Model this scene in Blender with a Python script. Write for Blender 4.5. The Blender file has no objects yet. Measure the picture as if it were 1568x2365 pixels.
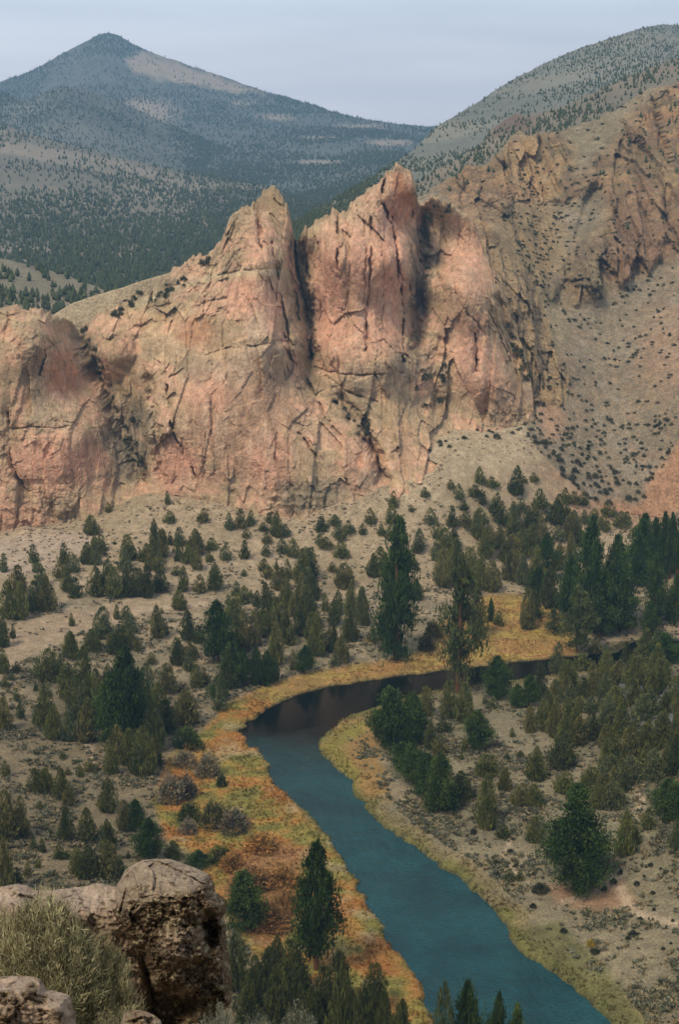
import bpy, math
import numpy as np
R = math.radians
sc = bpy.context.scene

# ---------------------------------------------------------------- camera, sky, sun, exposure
CAM = np.array([0.0, 0.0, 120.0]); PITCH = R(12.7); F = 3249.0     # focal length in reference pixels
W0, H0 = 1568.0, 2365.0
cam = bpy.data.cameras.new("camera"); camo = bpy.data.objects.new("camera", cam)
sc.collection.objects.link(camo); sc.camera = camo
camo.location = CAM; camo.rotation_euler = (R(90) - PITCH, 0, 0)
cam.sensor_fit = 'VERTICAL'; cam.sensor_height = 36.0; cam.lens = 36.0 * F / H0
cam.clip_start = 0.5; cam.clip_end = 60000

SUN_EL, SUN_AZ = 52.0, 218.0            # azimuth measured clockwise from +Y: behind and left of the camera
w = bpy.data.worlds.new("World"); sc.world = w; w.use_nodes = True
nt = w.node_tree; nt.nodes.clear()
def N(t, **k):
    n = nt.nodes.new(t)
    for a, b in k.items(): setattr(n, a, b)
    return n
out = N('ShaderNodeOutputWorld'); bg = N('ShaderNodeBackground'); bg.inputs[1].default_value = 0.1
sky = N('ShaderNodeTexSky', sky_type='NISHITA', sun_disc=False)
sky.sun_elevation = R(SUN_EL); sky.sun_rotation = R(SUN_AZ); sky.altitude = 900; sky.dust_density = 2.0
tc = N('ShaderNodeTexCoord'); sep = N('ShaderNodeSeparateXYZ'); nt.links.new(tc.outputs['Generated'], sep.inputs[0])
ramp = N('ShaderNodeValToRGB'); cr = ramp.color_ramp
cr.elements[0].position = 0.0; cr.elements[0].color = (1.05, .86, .78, 1)
cr.elements[1].position = 1.0; cr.elements[1].color = (.31, .315, .33, 1)
for p, c in ((.062, (.98, .83, .775, 1)), (.12, (.60, .60, .625, 1)), (.2, (.48, .53, .62, 1)), (.4, (.34, .355, .385, 1))):
    e = cr.elements.new(p); e.color = c
nt.links.new(sep.outputs[2], ramp.inputs[0])
mp = N('ShaderNodeMapping'); mp.inputs['Scale'].default_value = (1.6, 1.6, 13); mp.inputs['Rotation'].default_value = (0, R(9), 0)
nz = N('ShaderNodeTexNoise'); nz.inputs['Scale'].default_value = 2.1; nz.inputs['Detail'].default_value = 5; nz.inputs['Roughness'].default_value = .52
nt.links.new(tc.outputs['Generated'], mp.inputs[0]); nt.links.new(mp.outputs[0], nz.inputs['Vector'])
mr = N('ShaderNodeMapRange'); mr.inputs[1].default_value = .3; mr.inputs[2].default_value = .7; mr.inputs[3].default_value = 17.0; mr.inputs[4].default_value = 22.0
nt.links.new(nz.outputs['Fac'], mr.inputs[0])
vm = N('ShaderNodeVectorMath', operation='SCALE'); nt.links.new(ramp.outputs[0], vm.inputs[0]); nt.links.new(mr.outputs[0], vm.inputs['Scale'])
mx = N('ShaderNodeMix', data_type='RGBA'); mx.inputs[0].default_value = .93     # overcast deck over the clear sky
nt.links.new(sky.outputs[0], mx.inputs[6]); nt.links.new(vm.outputs[0], mx.inputs[7])
nt.links.new(mx.outputs[2], bg.inputs[0]); nt.links.new(bg.outputs[0], out.inputs[0])

sl = bpy.data.lights.new("sun", 'SUN'); sl.energy = 3.1; sl.angle = R(11); sl.color = (1, .87, .67)
so = bpy.data.objects.new("sun", sl); sc.collection.objects.link(so)
az, el = R(SUN_AZ), R(SUN_EL)
from mathutils import Vector
so.rotation_euler = Vector((-math.sin(az) * math.cos(el), -math.cos(az) * math.cos(el), -math.sin(el))).to_track_quat('-Z', 'Y').to_euler()
so.location = (-200, -200, 500)
sc.view_settings.view_transform = 'Standard'; sc.view_settings.look = 'None'
sc.view_settings.exposure = 0.06; sc.view_settings.gamma = 1.0
sc.cycles.max_bounces = 5; sc.cycles.diffuse_bounces = 3; sc.cycles.glossy_bounces = 2; sc.cycles.transmission_bounces = 1
sc.cycles.volume_bounces = 0; sc.cycles.use_denoising = True; sc.cycles.caustics_reflective = False

# ---------------------------------------------------------------- projection helpers
cp, sp_ = math.cos(PITCH), math.sin(PITCH)
def rays(px, py):
    u = (np.asarray(px, float) - W0 / 2) / F; v = (H0 / 2 - np.asarray(py, float)) / F
    return np.stack([u, cp + v * sp_, -sp_ + v * cp], -1)
def at_y(px, py, Y):
    d = rays(px, py); t = np.asarray(Y, float) / d[..., 1]
    return CAM + d * t[..., None]
def at_z(px, py, z):
    d = rays(px, py); t = (np.asarray(z, float) - CAM[2]) / d[..., 2]
    return CAM + d * t[..., None]
def proj(P):
    q = P - CAM; dep = q[..., 1] * cp - q[..., 2] * sp_; up = q[..., 1] * sp_ + q[..., 2] * cp
    dep = np.maximum(dep, .1)
    return W0 / 2 + F * q[..., 0] / dep, H0 / 2 - F * up / dep
def tps_fit(P, v, lam=1e-3):
    P = np.asarray(P, float); n = len(P); s = P.std(0).mean(); Q = P / s
    d2 = ((Q[:, None] - Q[None]) ** 2).sum(-1); K = np.where(d2 > 0, d2 * np.log(d2 + 1e-20), 0) + lam * np.eye(n)
    A = np.zeros((n + 3, n + 3)); A[:n, :n] = K; A[:n, n] = 1; A[:n, n + 1:] = Q; A[n:, :n] = A[:n, n:].T
    c = np.linalg.solve(A, np.r_[np.asarray(v, float), 0, 0, 0])
    def f(x, y):
        x = np.asarray(x, float); y = np.asarray(y, float); sh = x.shape; X = np.stack([x.ravel(), y.ravel()], -1) / s
        o = np.empty(len(X))
        for i in range(0, len(X), 60000):
            B = X[i:i + 60000]; r2 = ((B[:, None] - Q[None]) ** 2).sum(-1)
            o[i:i + 60000] = (r2 * np.log(r2 + 1e-20)) @ c[:n] + c[n] + B @ c[n + 1:]
        return o.reshape(sh)
    return f
def seg_dist(x, y, pts, closed=False):
    x = np.asarray(x, float); y = np.asarray(y, float); d = np.full(x.shape, 1e9)
    pts = list(pts) + ([pts[0]] if closed else [])
    for (x0, y0), (x1, y1) in zip(pts[:-1], pts[1:]):
        dx, dy = x1 - x0, y1 - y0; l2 = dx * dx + dy * dy + 1e-9
        t = np.clip(((x - x0) * dx + (y - y0) * dy) / l2, 0, 1)
        d = np.minimum(d, np.hypot(x - x0 - t * dx, y - y0 - t * dy))
    return d
def inside(x, y, poly):
    x = np.asarray(x, float); y = np.asarray(y, float); r = np.zeros(x.shape, bool); n = len(poly)
    for i in range(n):
        x0, y0 = poly[i]; x1, y1 = poly[(i + 1) % n]
        if y0 == y1: continue
        c = ((y0 > y) != (y1 > y)) & (x < (x1 - x0) * (y - y0) / (y1 - y0) + x0)
        r ^= c
    return r
def sstep(a, b, x):
    t = np.clip((x - a) / (b - a), 0, 1); return t * t * (3 - 2 * t)
# ---------------------------------------------------------------- noise (numpy)
def _h(ix, iy, iz, s):
    h = (ix.astype(np.int64) * 374761393 + iy.astype(np.int64) * 668265263 + iz.astype(np.int64) * 2147483647 + s * 974634777) & 0xffffffff
    h = ((h ^ (h >> 13)) * 1274126177) & 0xffffffff; h = ((h ^ (h >> 16)) * 2246822519) & 0xffffffff
    return ((h ^ (h >> 15)) & 0xffffff) / float(0xffffff)
def vnoise(p, s=0):
    i = np.floor(p); f = p - i; f = f * f * f * (f * (f * 6 - 15) + 10); i = i.astype(np.int64); r = 0
    for a in (0, 1):
        for b in (0, 1):
            for c in (0, 1):
                wt = (f[..., 0] if a else 1 - f[..., 0]) * (f[..., 1] if b else 1 - f[..., 1]) * (f[..., 2] if c else 1 - f[..., 2])
                r = r + wt * _h(i[..., 0] + a, i[..., 1] + b, i[..., 2] + c, s)
    return r * 2 - 1
def fbm(p, o=4, s=0, g=.5):
    r = 0; a = 1; t = 0
    for k in range(o):
        r = r + a * vnoise(p * (2.03 ** k) + 17.3 * k, s + k); t += a; a *= g
    return r / t
def ridged(p, o=4, s=0, g=.5):
    r = 0; a = 1; t = 0
    for k in range(o):
        r = r + a * (1 - 2 * np.abs(vnoise(p * (2.07 ** k) + 9.1 * k, s + k))); t += a; a *= g
    return r / t
def worley(p, s=0, tilt=False):
    """distance to nearest and second nearest feature point, and the nearest cell's random value"""
    i = np.floor(p).astype(np.int64); f1 = np.full(p.shape[:-1], 9.); f2 = f1.copy(); cid = np.zeros(p.shape[:-1]); tlt = cid.copy()
    for a in (-1, 0, 1):
        for b in (-1, 0, 1):
            for c in (-1, 0, 1):
                X, Y, Z = i[..., 0] + a, i[..., 1] + b, i[..., 2] + c
                hx, hz = X + _h(X, Y, Z, s) - p[..., 0], Z + _h(X, Y, Z, s + 2) - p[..., 2]; d = np.sqrt(hx ** 2 + (Y + _h(X, Y, Z, s + 1) - p[..., 1]) ** 2 + hz ** 2)
                m = d < f1; f2 = np.where(m, f1, np.minimum(f2, d)); cid = np.where(m, _h(X, Y, Z, s + 3), cid)
                if tilt: tlt = np.where(m, (_h(X, Y, Z, s + 4) - .5) * hx + (_h(X, Y, Z, s + 5) - .5) * hz, tlt)
                f1 = np.where(m, d, f1)
    return (f1, f2, cid, tlt) if tilt else (f1, f2, cid)
def rng(s): return np.random.default_rng(s)
def curve(pts):
    a = np.array(pts, float); return lambda x: np.interp(x, a[:, 0], a[:, 1])
# ---------------------------------------------------------------- mesh / object helpers
COL = sc.collection
def mesh_np(name, V, quads=None, tris=None, col=None, smooth=False):
    me = bpy.data.meshes.new(name); V = np.asarray(V, np.float32)
    q = np.zeros((0, 4), np.int32) if quads is None else np.asarray(quads, np.int32)
    t = np.zeros((0, 3), np.int32) if tris is None else np.asarray(tris, np.int32)
    me.vertices.add(len(V)); me.vertices.foreach_set('co', V.ravel())
    li = np.concatenate([q.ravel(), t.ravel()]); me.loops.add(len(li)); me.loops.foreach_set('vertex_index', li)
    ls = np.concatenate([np.arange(len(q)) * 4, len(q) * 4 + np.arange(len(t)) * 3]).astype(np.int32)
    me.polygons.add(len(ls)); me.polygons.foreach_set('loop_start', ls)
    me.polygons.foreach_set('loop_total', np.r_[np.full(len(q), 4), np.full(len(t), 3)].astype(np.int32))
    me.polygons.foreach_set('use_smooth', np.full(len(ls), smooth))
    me.update(calc_edges=True)
    if col is not None:
        at = me.color_attributes.new('Col', 'FLOAT_COLOR', 'POINT')
        c = np.ones((len(V), 4), np.float32); c[:, :3] = col; at.data.foreach_set('color', c.ravel())
    me.validate(); return me
def link(name, me, mat=None, parent=None, **props):
    o = bpy.data.objects.new(name, me); COL.objects.link(o)
    if mat is not None and not me.materials: me.materials.append(mat)
    if parent is not None: o.parent = parent
    for k, v in props.items(): o[k] = v
    return o
def grid_quads(nr, nc):
    a = np.arange(nr * nc).reshape(nr, nc)
    return np.stack([a[:-1, :-1], a[:-1, 1:], a[1:, 1:], a[1:, :-1]], -1).reshape(-1, 4)
def prune(V, Q, col=None):
    u, inv = np.unique(Q, return_inverse=True); inv = inv.reshape(Q.shape)
    return V[u], inv, (None if col is None else col[u])
def tube(P, r, n=6):
    """tapered tube along P with radii r: vertices and quads"""
    P = np.asarray(P, float); r = np.asarray(r, float); T = np.gradient(P, axis=0); T /= np.linalg.norm(T, axis=1)[:, None] + 1e-9
    ref = np.where(np.abs(T[:, 2:3]) > .9, np.array([[1., 0, 0]]), np.array([[0, 0, 1.]])); A = np.cross(T, ref); A /= np.linalg.norm(A, axis=1)[:, None] + 1e-9
    B = np.cross(T, A); th = np.arange(n) * 2 * np.pi / n
    V = P[:, None] + r[:, None, None] * (np.cos(th)[None, :, None] * A[:, None] + np.sin(th)[None, :, None] * B[:, None])
    a = np.arange(len(P) * n).reshape(len(P), n); b = np.roll(a, -1, 1)
    return V.reshape(-1, 3), np.stack([a[:-1], b[:-1], b[1:], a[1:]], -1).reshape(-1, 4)
def join(parts):
    Vs, Qs, k = [], [], 0
    for V, Q in parts: Vs.append(V); Qs.append(Q + k); k += len(V)
    return np.concatenate(Vs), np.concatenate(Qs)
# ---------------------------------------------------------------- materials
def mat_attr(name, rough=.95, n1=(.35, .25), n2=(3., .2), bump=(6., .3, .2), stretch=(1, 1, 1), spec=.2, objcol=False, transl=0.):
    """vertex colour times two scales of noise, with a bump"""
    m = bpy.data.materials.new(name); m.use_nodes = True; t = m.node_tree; nd = t.nodes; L = t.links
    b = nd['Principled BSDF']; b.inputs['Roughness'].default_value = rough; b.inputs['Specular IOR Level'].default_value = spec
    if objcol: a = nd.new('ShaderNodeObjectInfo'); cs = a.outputs['Color']
    else: a = nd.new('ShaderNodeAttribute'); a.attribute_name = 'Col'; cs = a.outputs['Color']
    g = nd.new('ShaderNodeNewGeometry') if not objcol else nd.new('ShaderNodeTexCoord')
    pos = g.outputs['Position'] if not objcol else g.outputs['Object']
    mp = nd.new('ShaderNodeMapping'); mp.inputs['Scale'].default_value = stretch; L.new(pos, mp.inputs[0])
    for sc_, am in (n1, n2):
        z = nd.new('ShaderNodeTexNoise'); z.inputs['Scale'].default_value = sc_; z.inputs['Detail'].default_value = 4; L.new(mp.outputs[0], z.inputs['Vector'])
        r = nd.new('ShaderNodeMapRange'); r.inputs[1].default_value = .28; r.inputs[2].default_value = .72; r.inputs[3].default_value = 1 - am; r.inputs[4].default_value = 1 + am
        L.new(z.outputs['Fac'], r.inputs[0])
        v = nd.new('ShaderNodeVectorMath'); v.operation = 'SCALE'; L.new(cs, v.inputs[0]); L.new(r.outputs[0], v.inputs['Scale']); cs = v.outputs[0]
    L.new(cs, b.inputs['Base Color'])
    if bump:
        z = nd.new('ShaderNodeTexNoise'); z.inputs['Scale'].default_value = bump[0]; z.inputs['Detail'].default_value = 5; L.new(pos, z.inputs['Vector'])
        bp = nd.new('ShaderNodeBump'); bp.inputs['Strength'].default_value = bump[1]; bp.inputs['Distance'].default_value = bump[2]
        L.new(z.outputs['Fac'], bp.inputs['Height']); L.new(bp.outputs[0], b.inputs['Normal'])
    return m

# ================================================================ THE SETTING
RIVER_L = [(1010,2470),(985,2300),(960,2265),(935,2215),(900,2165),(860,2105),(835,2060),(812,2010),(795,1985),(772,1955),(748,1922),(733,1900),(700,1870),(660,1840),(632,1800),(626,1765),(598,1740),(558,1712),(552,1690),(570,1668),(605,1648),(640,1625),(690,1603),(760,1585),(830,1573),(900,1565),(1000,1553),(1080,1542),(1160,1534),(1240,1526),(1320,1516),(1400,1508),(1650,1486)]
RIVER_R = [(1650,1512),(1500,1530),(1400,1541),(1250,1562),(1150,1578),(1060,1590),(1000,1600),(930,1615),(870,1635),(810,1655),(760,1685),(730,1715),(736,1742),(780,1775),(812,1800),(820,1835),(850,1870),(890,1915),(940,1950),(1000,1990),(1060,2030),(1110,2080),(1160,2130),(1200,2190),(1250,2230),(1300,2270),(1360,2305),(1405,2365),(1450,2470)]
def unz(pts, z): a = np.array(pts, float); return [tuple(q) for q in at_z(a[:, 0], a[:, 1], z)[:, :2]]
RL, RR = unz(RIVER_L, 0), unz(RIVER_R, 0); RIV = RL + RR

# line where the rock and the hills rise out of the valley floor: px, py, depth
FOOT = [(-260,1270,440),(-60,1245,449),(0,1228,450),(60,1216,451),(150,1207,452),(250,1180,456),(310,1150,458),(350,1140,458),(400,1148,455),(500,1160,452),(560,1180,449),(640,1195,446),(700,1195,446),(760,1172,446),(790,1160,447),(830,1155,448),(870,1130,450),(940,1110,453),(1000,1093,456),(1030,1040,468),(1080,1010,477),(1150,1010,481),(1225,1015,484),(1290,1090,476),(1400,1180,472),(1568,1200,474),(1850,1230,466)]
FOOTY = curve([(a, b) for a, b, c in FOOT])
zc = []
for px, py, Y in FOOT: zc.append(at_y(px, py, Y))
for px, py, z in [(-200,1500,9),(0,1500,7),(0,1800,5.5),(0,2000,6),(-300,1800,14),(-200,2200,14),(200,1500,5.5),(200,1350,9.5),(0,1350,9.5),(200,1800,3),(200,2000,3.5),(400,1400,6),(400,1600,2),(600,1450,4),(600,1300,9.5),(800,1400,4),(800,1280,9.5),(1000,1450,3),(1000,1300,8.5),(1000,1180,20.5),(1200,1250,9.5),(1200,1130,24),(1200,1400,3.2),(1400,1300,6),(1568,1300,7),(1568,1400,4.5),(1800,1400,8),
                   (1300,1650,3),(1568,1600,11),(1800,1600,22),(1200,1800,2),(1568,1800,7),(1800,1900,14),(1568,2100,4),(1568,2365,3.5),(1800,2300,9),(1100,1700,1.5),(1000,1800,1),(950,1700,1),(500,1900,1),(420,1750,1.5),(600,2100,1.2),(700,2300,3),(560,2365,5),(400,2200,5),(300,2365,8)]:
    zc.append(at_z(px, py, z))
for p in RL[::2] + RR[::2]: zc.append(np.array([p[0], p[1], .7]))
zc = np.array(zc); ZT = tps_fit(zc[:, :2], zc[:, 2], 2e-3)
ledge = lambda x, y: np.interp(y, [-200, -20, 1.5, 2.6, 6, 9, 17, 26, 40, 60, 90, 125, 150, 175], [130, 119, 118.4, 117.4, 113, 110.4, 109.6, 88, 62, 42, 25, 13, 7, 0])
def ground_z(x, y):
    x = np.asarray(x, float); y = np.asarray(y, float)
    z = ZT(x, np.maximum(y, 160))
    p = np.stack([x, y, 0 * x], -1)
    z = z + .5 * fbm(p / 22, 3, 5) + .16 * fbm(p / 4.5, 3, 8)
    d = seg_dist(x, y, RIV, True); ins = inside(x, y, RIV); sd = np.where(ins, -d, d) + 1.0 * fbm(p / 2.6, 3, 11) + .8 * fbm(p / 8, 2, 12) + 2.2 * fbm(p / 3.2, 3, 13) * np.exp(-((x - RL[17][0]) ** 2 + (y - RL[17][1]) ** 2) / 220)
    z = np.where(sd < 12, np.minimum(z, .55 + .06 * np.maximum(sd, 0)) * sstep(0, 12, 12 - sd) + z * sstep(0, 12, sd), z)
    z = np.minimum(z, np.clip(sd * 1.1, -1.6, 99))
    near = sstep(188, 150, y); z = z * (1 - near) + np.maximum(z, ledge(x, y) + 1.5 * fbm(p / 9, 3, 3) * sstep(20, 40, y)) * near
    P = np.stack([x, y, z], -1); px, py = proj(P)
    s = np.maximum(FOOTY(px) - py, 0); z = np.where(y > 380, z - .16 * np.maximum(s - 3, 0), z)        # dips under the rock
    return z
xs = np.arange(-260, 290.1, .8); ys = np.r_[np.arange(-60, 150, 2.), np.arange(150, 540, .8)]
GX, GY = np.meshgrid(xs, ys); GZ = ground_z(GX, GY); GP = np.stack([GX, GY, GZ], -1)
def gz(x, y):
    """height of the built ground sheet"""
    fx = np.clip((np.asarray(x, float) - xs[0]) / .8, 0, len(xs) - 1.01); fy = np.clip(np.interp(y, ys, np.arange(len(ys))), 0, len(ys) - 1.01)
    i = fx.astype(int); j = fy.astype(int); a = fx - i; b = fy - j
    return (GZ[j, i] * (1 - a) + GZ[j, i + 1] * a) * (1 - b) + (GZ[j + 1, i] * (1 - a) + GZ[j + 1, i + 1] * a) * b
def hit(px, py):
    """where the sight line of a reference pixel meets the ground sheet"""
    px = np.asarray(px, float); d = rays(px, py); lo = np.full(px.shape, 140.); Yv = lo.copy(); done = np.zeros(px.shape, bool)
    for Y in np.arange(150, 520, 1.5):
        t = Y / d[..., 1]; P = CAM + d * t[..., None]; h = P[..., 2] - gz(P[..., 0], P[..., 1]); new = (h <= 0) & ~done
        Yv = np.where(new, Y, Yv); done |= new
    a = Yv - 1.5; b = Yv.copy()
    for _ in range(10):
        m = (a + b) / 2; P = CAM + d * (m / d[..., 1])[..., None]; below = P[..., 2] < gz(P[..., 0], P[..., 1]); b = np.where(below, m, b); a = np.where(below, a, m)
    P = CAM + d * (b / d[..., 1])[..., None]; return P, done

# ---- colours of the ground: sand, sage flats, autumn banks, trails
def poly_mask(px, py, poly, soft, nse):
    d = seg_dist(px, py, poly, True); sd = np.where(inside(px, py, poly), d, -d) + nse * soft
    return sstep(-soft, soft, sd)
BANK_L = [(455,1700),(520,1622),(640,1572),(700,1555),(860,1530),(1000,1500),(1010,1440),(1130,1370),(1260,1380),(1330,1450),(1330,1530),(1000,1560),(700,1610),(580,1680),(640,1760),(660,1830),(745,1925),(820,2000),(860,2100),(1000,2310),(1000,2420),(880,2330),(780,2290),(640,2250),(560,2180),(500,2080),(455,1990),(375,1930),(350,1850),(380,1760)]
RUSSET = [(560,1960),(680,1950),(700,2010),(680,2110),(640,2200),(560,2150),(510,2050)]
TRAILS = [([(470,1195),(540,1210),(600,1260),(640,1290),(660,1310)], 1.1), ([(0,1245),(60,1225),(150,1215),(250,1195)], .9), ([(1480,1815),(1483,1850),(1465,1905)], 1.), ([(1432,2050),(1450,2090),(1490,2115),(1568,2135),(1640,2150)], .95),
          ([(1300,2085),(1380,2060),(1435,2020)], .8), ([(560,1270),(600,1330),(640,1360)], .8), ([(840,1200),(842,1250)], .6), ([(240,1440),(330,1405),(470,1395)], 1.5), ([(200,1700),(215,1760),(235,1800)], .8), ([(1230,1840),(1160,1980),(1230,2050)], .4)]
def ground_col(P):
    px, py = proj(P); p = P * np.array([1, 1, 0.]); n1 = fbm(p / 14, 4, 21); n2 = fbm(p / 5, 4, 22); n3 = fbm(p / 1.7, 3, 23)
    c = np.empty(P.shape); c[:] = (.35, .27, .175)
    def mixc(k, col): c[:] = c * (1 - k[..., None]) + np.array(col) * k[..., None]
    mixc(sstep(-.1, .35, n1) * .5, (.29, .23, .14)); mixc(sstep(1400, 1650, py) * .45, (.20, .165, .095))
    mixc(sstep(1250, 1480, py) * sstep(-.25, .2, n2 + .4 * n3 + .15 * n1) * .85, (.165, .145, .09))                # sage flats
    mixc(sstep(1500, 1750, py) * sstep(760, 450, px) * .7, (.165, .128, .075))
    mixc(poly_mask(px, py, [(-90,1500),(60,1430),(330,1385),(480,1385),(500,1405),(330,1420),(150,1470),(30,1540),(-90,1640)], 14, n2) * .85, (.34, .25, .165))
    mixc(poly_mask(px, py, [(-90,1260),(0,1240),(120,1225),(200,1225),(230,1260),(100,1320),(-90,1340)], 14, n2) * .7, (.42, .33, .255))
    mixc(poly_mask(px, py, [(1010,1010),(1230,960),(1240,1060),(1100,1110),(930,1180),(860,1200),(880,1130)], 24, n2) * .55, (.43, .34, .225))
    mixc(poly_mask(px, py, [(1260,1080),(1420,1150),(1700,1130),(1700,1225),(1480,1240),(1300,1200)], 30, n2) * .6, (.36, .21, .125))
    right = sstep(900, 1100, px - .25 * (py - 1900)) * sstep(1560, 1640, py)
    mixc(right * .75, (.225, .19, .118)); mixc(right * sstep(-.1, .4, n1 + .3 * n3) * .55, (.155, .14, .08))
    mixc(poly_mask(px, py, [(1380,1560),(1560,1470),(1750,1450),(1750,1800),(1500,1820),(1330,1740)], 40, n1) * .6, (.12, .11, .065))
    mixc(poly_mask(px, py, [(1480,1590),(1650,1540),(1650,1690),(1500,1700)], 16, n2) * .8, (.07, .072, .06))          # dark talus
    mixc(poly_mask(px, py, [(1260,2045),(1440,2030),(1470,2090),(1390,2105),(1280,2085)], 12, n2) * .65, (.34, .185, .11))
    # far and left bank
    k = poly_mask(px, py, BANK_L, 9, n2); og = fbm(p / 6.5, 4, 31) + .35 * n3
    warm = np.empty(P.shape); warm[:] = (.235, .19, .05)
    def mw(kk, col): warm[:] = warm * (1 - kk[..., None]) + np.array(col) * kk[..., None]
    mw(sstep(-.2, .2, og) * .9, (.34, .175, .048)); mw(sstep(.15, .5, og) * .8, (.31, .13, .04)); mw(sstep(.12, .4, -og) * .7, (.165, .155, .04)); mw(sstep(.2, .45, n2) * .6, (.36, .28, .15))
    mw(sstep(1640, 1590, py) * .75, (.33, .20, .075)); mw(sstep(1640, 1590, py) * sstep(0, .25, n2) * .6, (.36, .27, .07))
    mw(poly_mask(px, py, RUSSET, 14, n2) * .85, (.25, .125, .05))
    mixc(k, (0, 0, 0)); c += warm * k[..., None]
    d = seg_dist(P[..., 0], P[..., 1], RIV, True)
    rb = (1 - inside(px, py, BANK_L)) * (py > 1480)
    mixc(rb * sstep(6.5, 2.5, d + 3.4 * n2) * .8, (.215, .165, .07)); mixc(rb * sstep(3.2, .8, d + 3. * n2) * .85, (.135, .13, .035))
    mixc(rb * poly_mask(px, py, [(735,1720),(800,1665),(880,1640),(890,1700),(880,1760),(900,1830),(850,1850),(800,1780)], 10, n2) * .85, (.30, .18, .06))
    mixc(rb * poly_mask(px, py, [(735,1720),(790,1680),(850,1655),(860,1670),(790,1730),(830,1790),(820,1830),(780,1760)], 10, n2) * .8, (.20, .18, .04))
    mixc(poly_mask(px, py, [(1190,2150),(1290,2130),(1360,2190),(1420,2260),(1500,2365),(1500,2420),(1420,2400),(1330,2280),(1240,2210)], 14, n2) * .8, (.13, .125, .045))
    for pts, wd in TRAILS:
        mixc(sstep(wd * 1.45, wd * .6, seg_dist(P[..., 0], P[..., 1], [tuple(q[:2]) for q in hit([a for a, b in pts], [b for a, b in pts])[0]]) + .25 * n3) * .8, (.43, .33, .225))
    mixc((P[..., 2] < .2) * 1., (.045, .042, .025)); mixc((P[..., 2] < .42) * (py > 1480) * .5, (.08, .075, .03)); mixc((P[..., 1] < 160) * .6, (.2, .16, .11))  # dark bands at the waterline paint in the bank's shade and reflection
    return np.clip(c * (1 + .25 * n3[..., None]), .01, .9)
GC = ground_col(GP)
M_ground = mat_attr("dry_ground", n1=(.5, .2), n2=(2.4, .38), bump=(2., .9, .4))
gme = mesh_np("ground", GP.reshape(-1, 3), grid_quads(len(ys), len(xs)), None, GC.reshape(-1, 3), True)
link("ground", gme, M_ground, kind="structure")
# wide base terrain out to the horizon, under everything
bx = np.linspace(-6000, 6000, 60); by = np.linspace(-2000, 9000, 60); BX, BY = np.meshgrid(bx, by)
link("terrain", mesh_np("terrain", np.stack([BX, BY, -45 + 0 * BX], -1).reshape(-1, 3), grid_quads(60, 60), None, np.full((3600, 3), (.2, .18, .13)), True), M_ground, kind="structure")

# ---- river
wx, wy = xs[::4], np.arange(150, 420, 3.2); WX, WY = np.meshgrid(wx, wy)
wd_ = seg_dist(WX, WY, RIV, True); Wins = inside(WX, WY, RIV) | (wd_ < 9)
q = grid_quads(len(wy), len(wx)); keep = Wins.ravel()[q].any(1)
P3 = np.stack([WX, WY, 0 * WX], -1)
V_, Q_, _ = prune(P3.reshape(-1, 3), q[keep])
m = bpy.data.materials.new("river_water"); m.use_nodes = True; t = m.node_tree; nd = t.nodes; L = t.links; b = nd['Principled BSDF']
b.inputs['Roughness'].default_value = .09; b.inputs['IOR'].default_value = 1.45; b.inputs['Specular Tint'].default_value = (.10, .74, .88, 1); b.inputs['Specular IOR Level'].default_value = .8
g = nd.new('ShaderNodeNewGeometry'); sx = nd.new('ShaderNodeSeparateXYZ'); L.new(g.outputs['Position'], sx.inputs[0])
z1 = nd.new('ShaderNodeTexNoise'); z1.inputs['Scale'].default_value = .14; z1.inputs['Detail'].default_value = 6; z1.inputs['Roughness'].default_value = .65; L.new(g.outputs['Position'], z1.inputs['Vector'])
ma = nd.new('ShaderNodeMath'); ma.operation = 'MULTIPLY_ADD'; ma.inputs[1].default_value = 26; L.new(z1.outputs['Fac'], ma.inputs[0]); L.new(sx.outputs[1], ma.inputs[2])
ry = float(at_z(650, 1722, 0)[1])                                   # the smooth pool ends where the riffle begins
rf = nd.new('ShaderNodeMapRange'); rf.inputs[1].default_value = ry + 13 - 13; rf.inputs[2].default_value = ry + 13 + 11; rf.inputs[3].default_value = 1; rf.inputs[4].default_value = 0; L.new(ma.outputs[0], rf.inputs[0])
bc = nd.new('ShaderNodeMix'); bc.data_type = 'RGBA'; bc.inputs[6].default_value = (.003, .005, .004, 1); L.new(rf.outputs[0], bc.inputs[0])
bv = nd.new('ShaderNodeMix'); bv.data_type = 'RGBA'; bv.inputs[6].default_value = (.004, .030, .036, 1); bv.inputs[7].default_value = (.009, .058, .066, 1)
z2 = nd.new('ShaderNodeTexNoise'); z2.inputs['Scale'].default_value = .09; z2.inputs['Detail'].default_value = 5; L.new(g.outputs['Position'], z2.inputs['Vector'])
r2 = nd.new('ShaderNodeMapRange'); r2.inputs[1].default_value = .35; r2.inputs[2].default_value = .65; L.new(z2.outputs['Fac'], r2.inputs[0]); L.new(r2.outputs[0], bv.inputs[0]); L.new(bv.outputs[2], bc.inputs[7])
L.new(bc.outputs[2], b.inputs['Base Color'])
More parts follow.
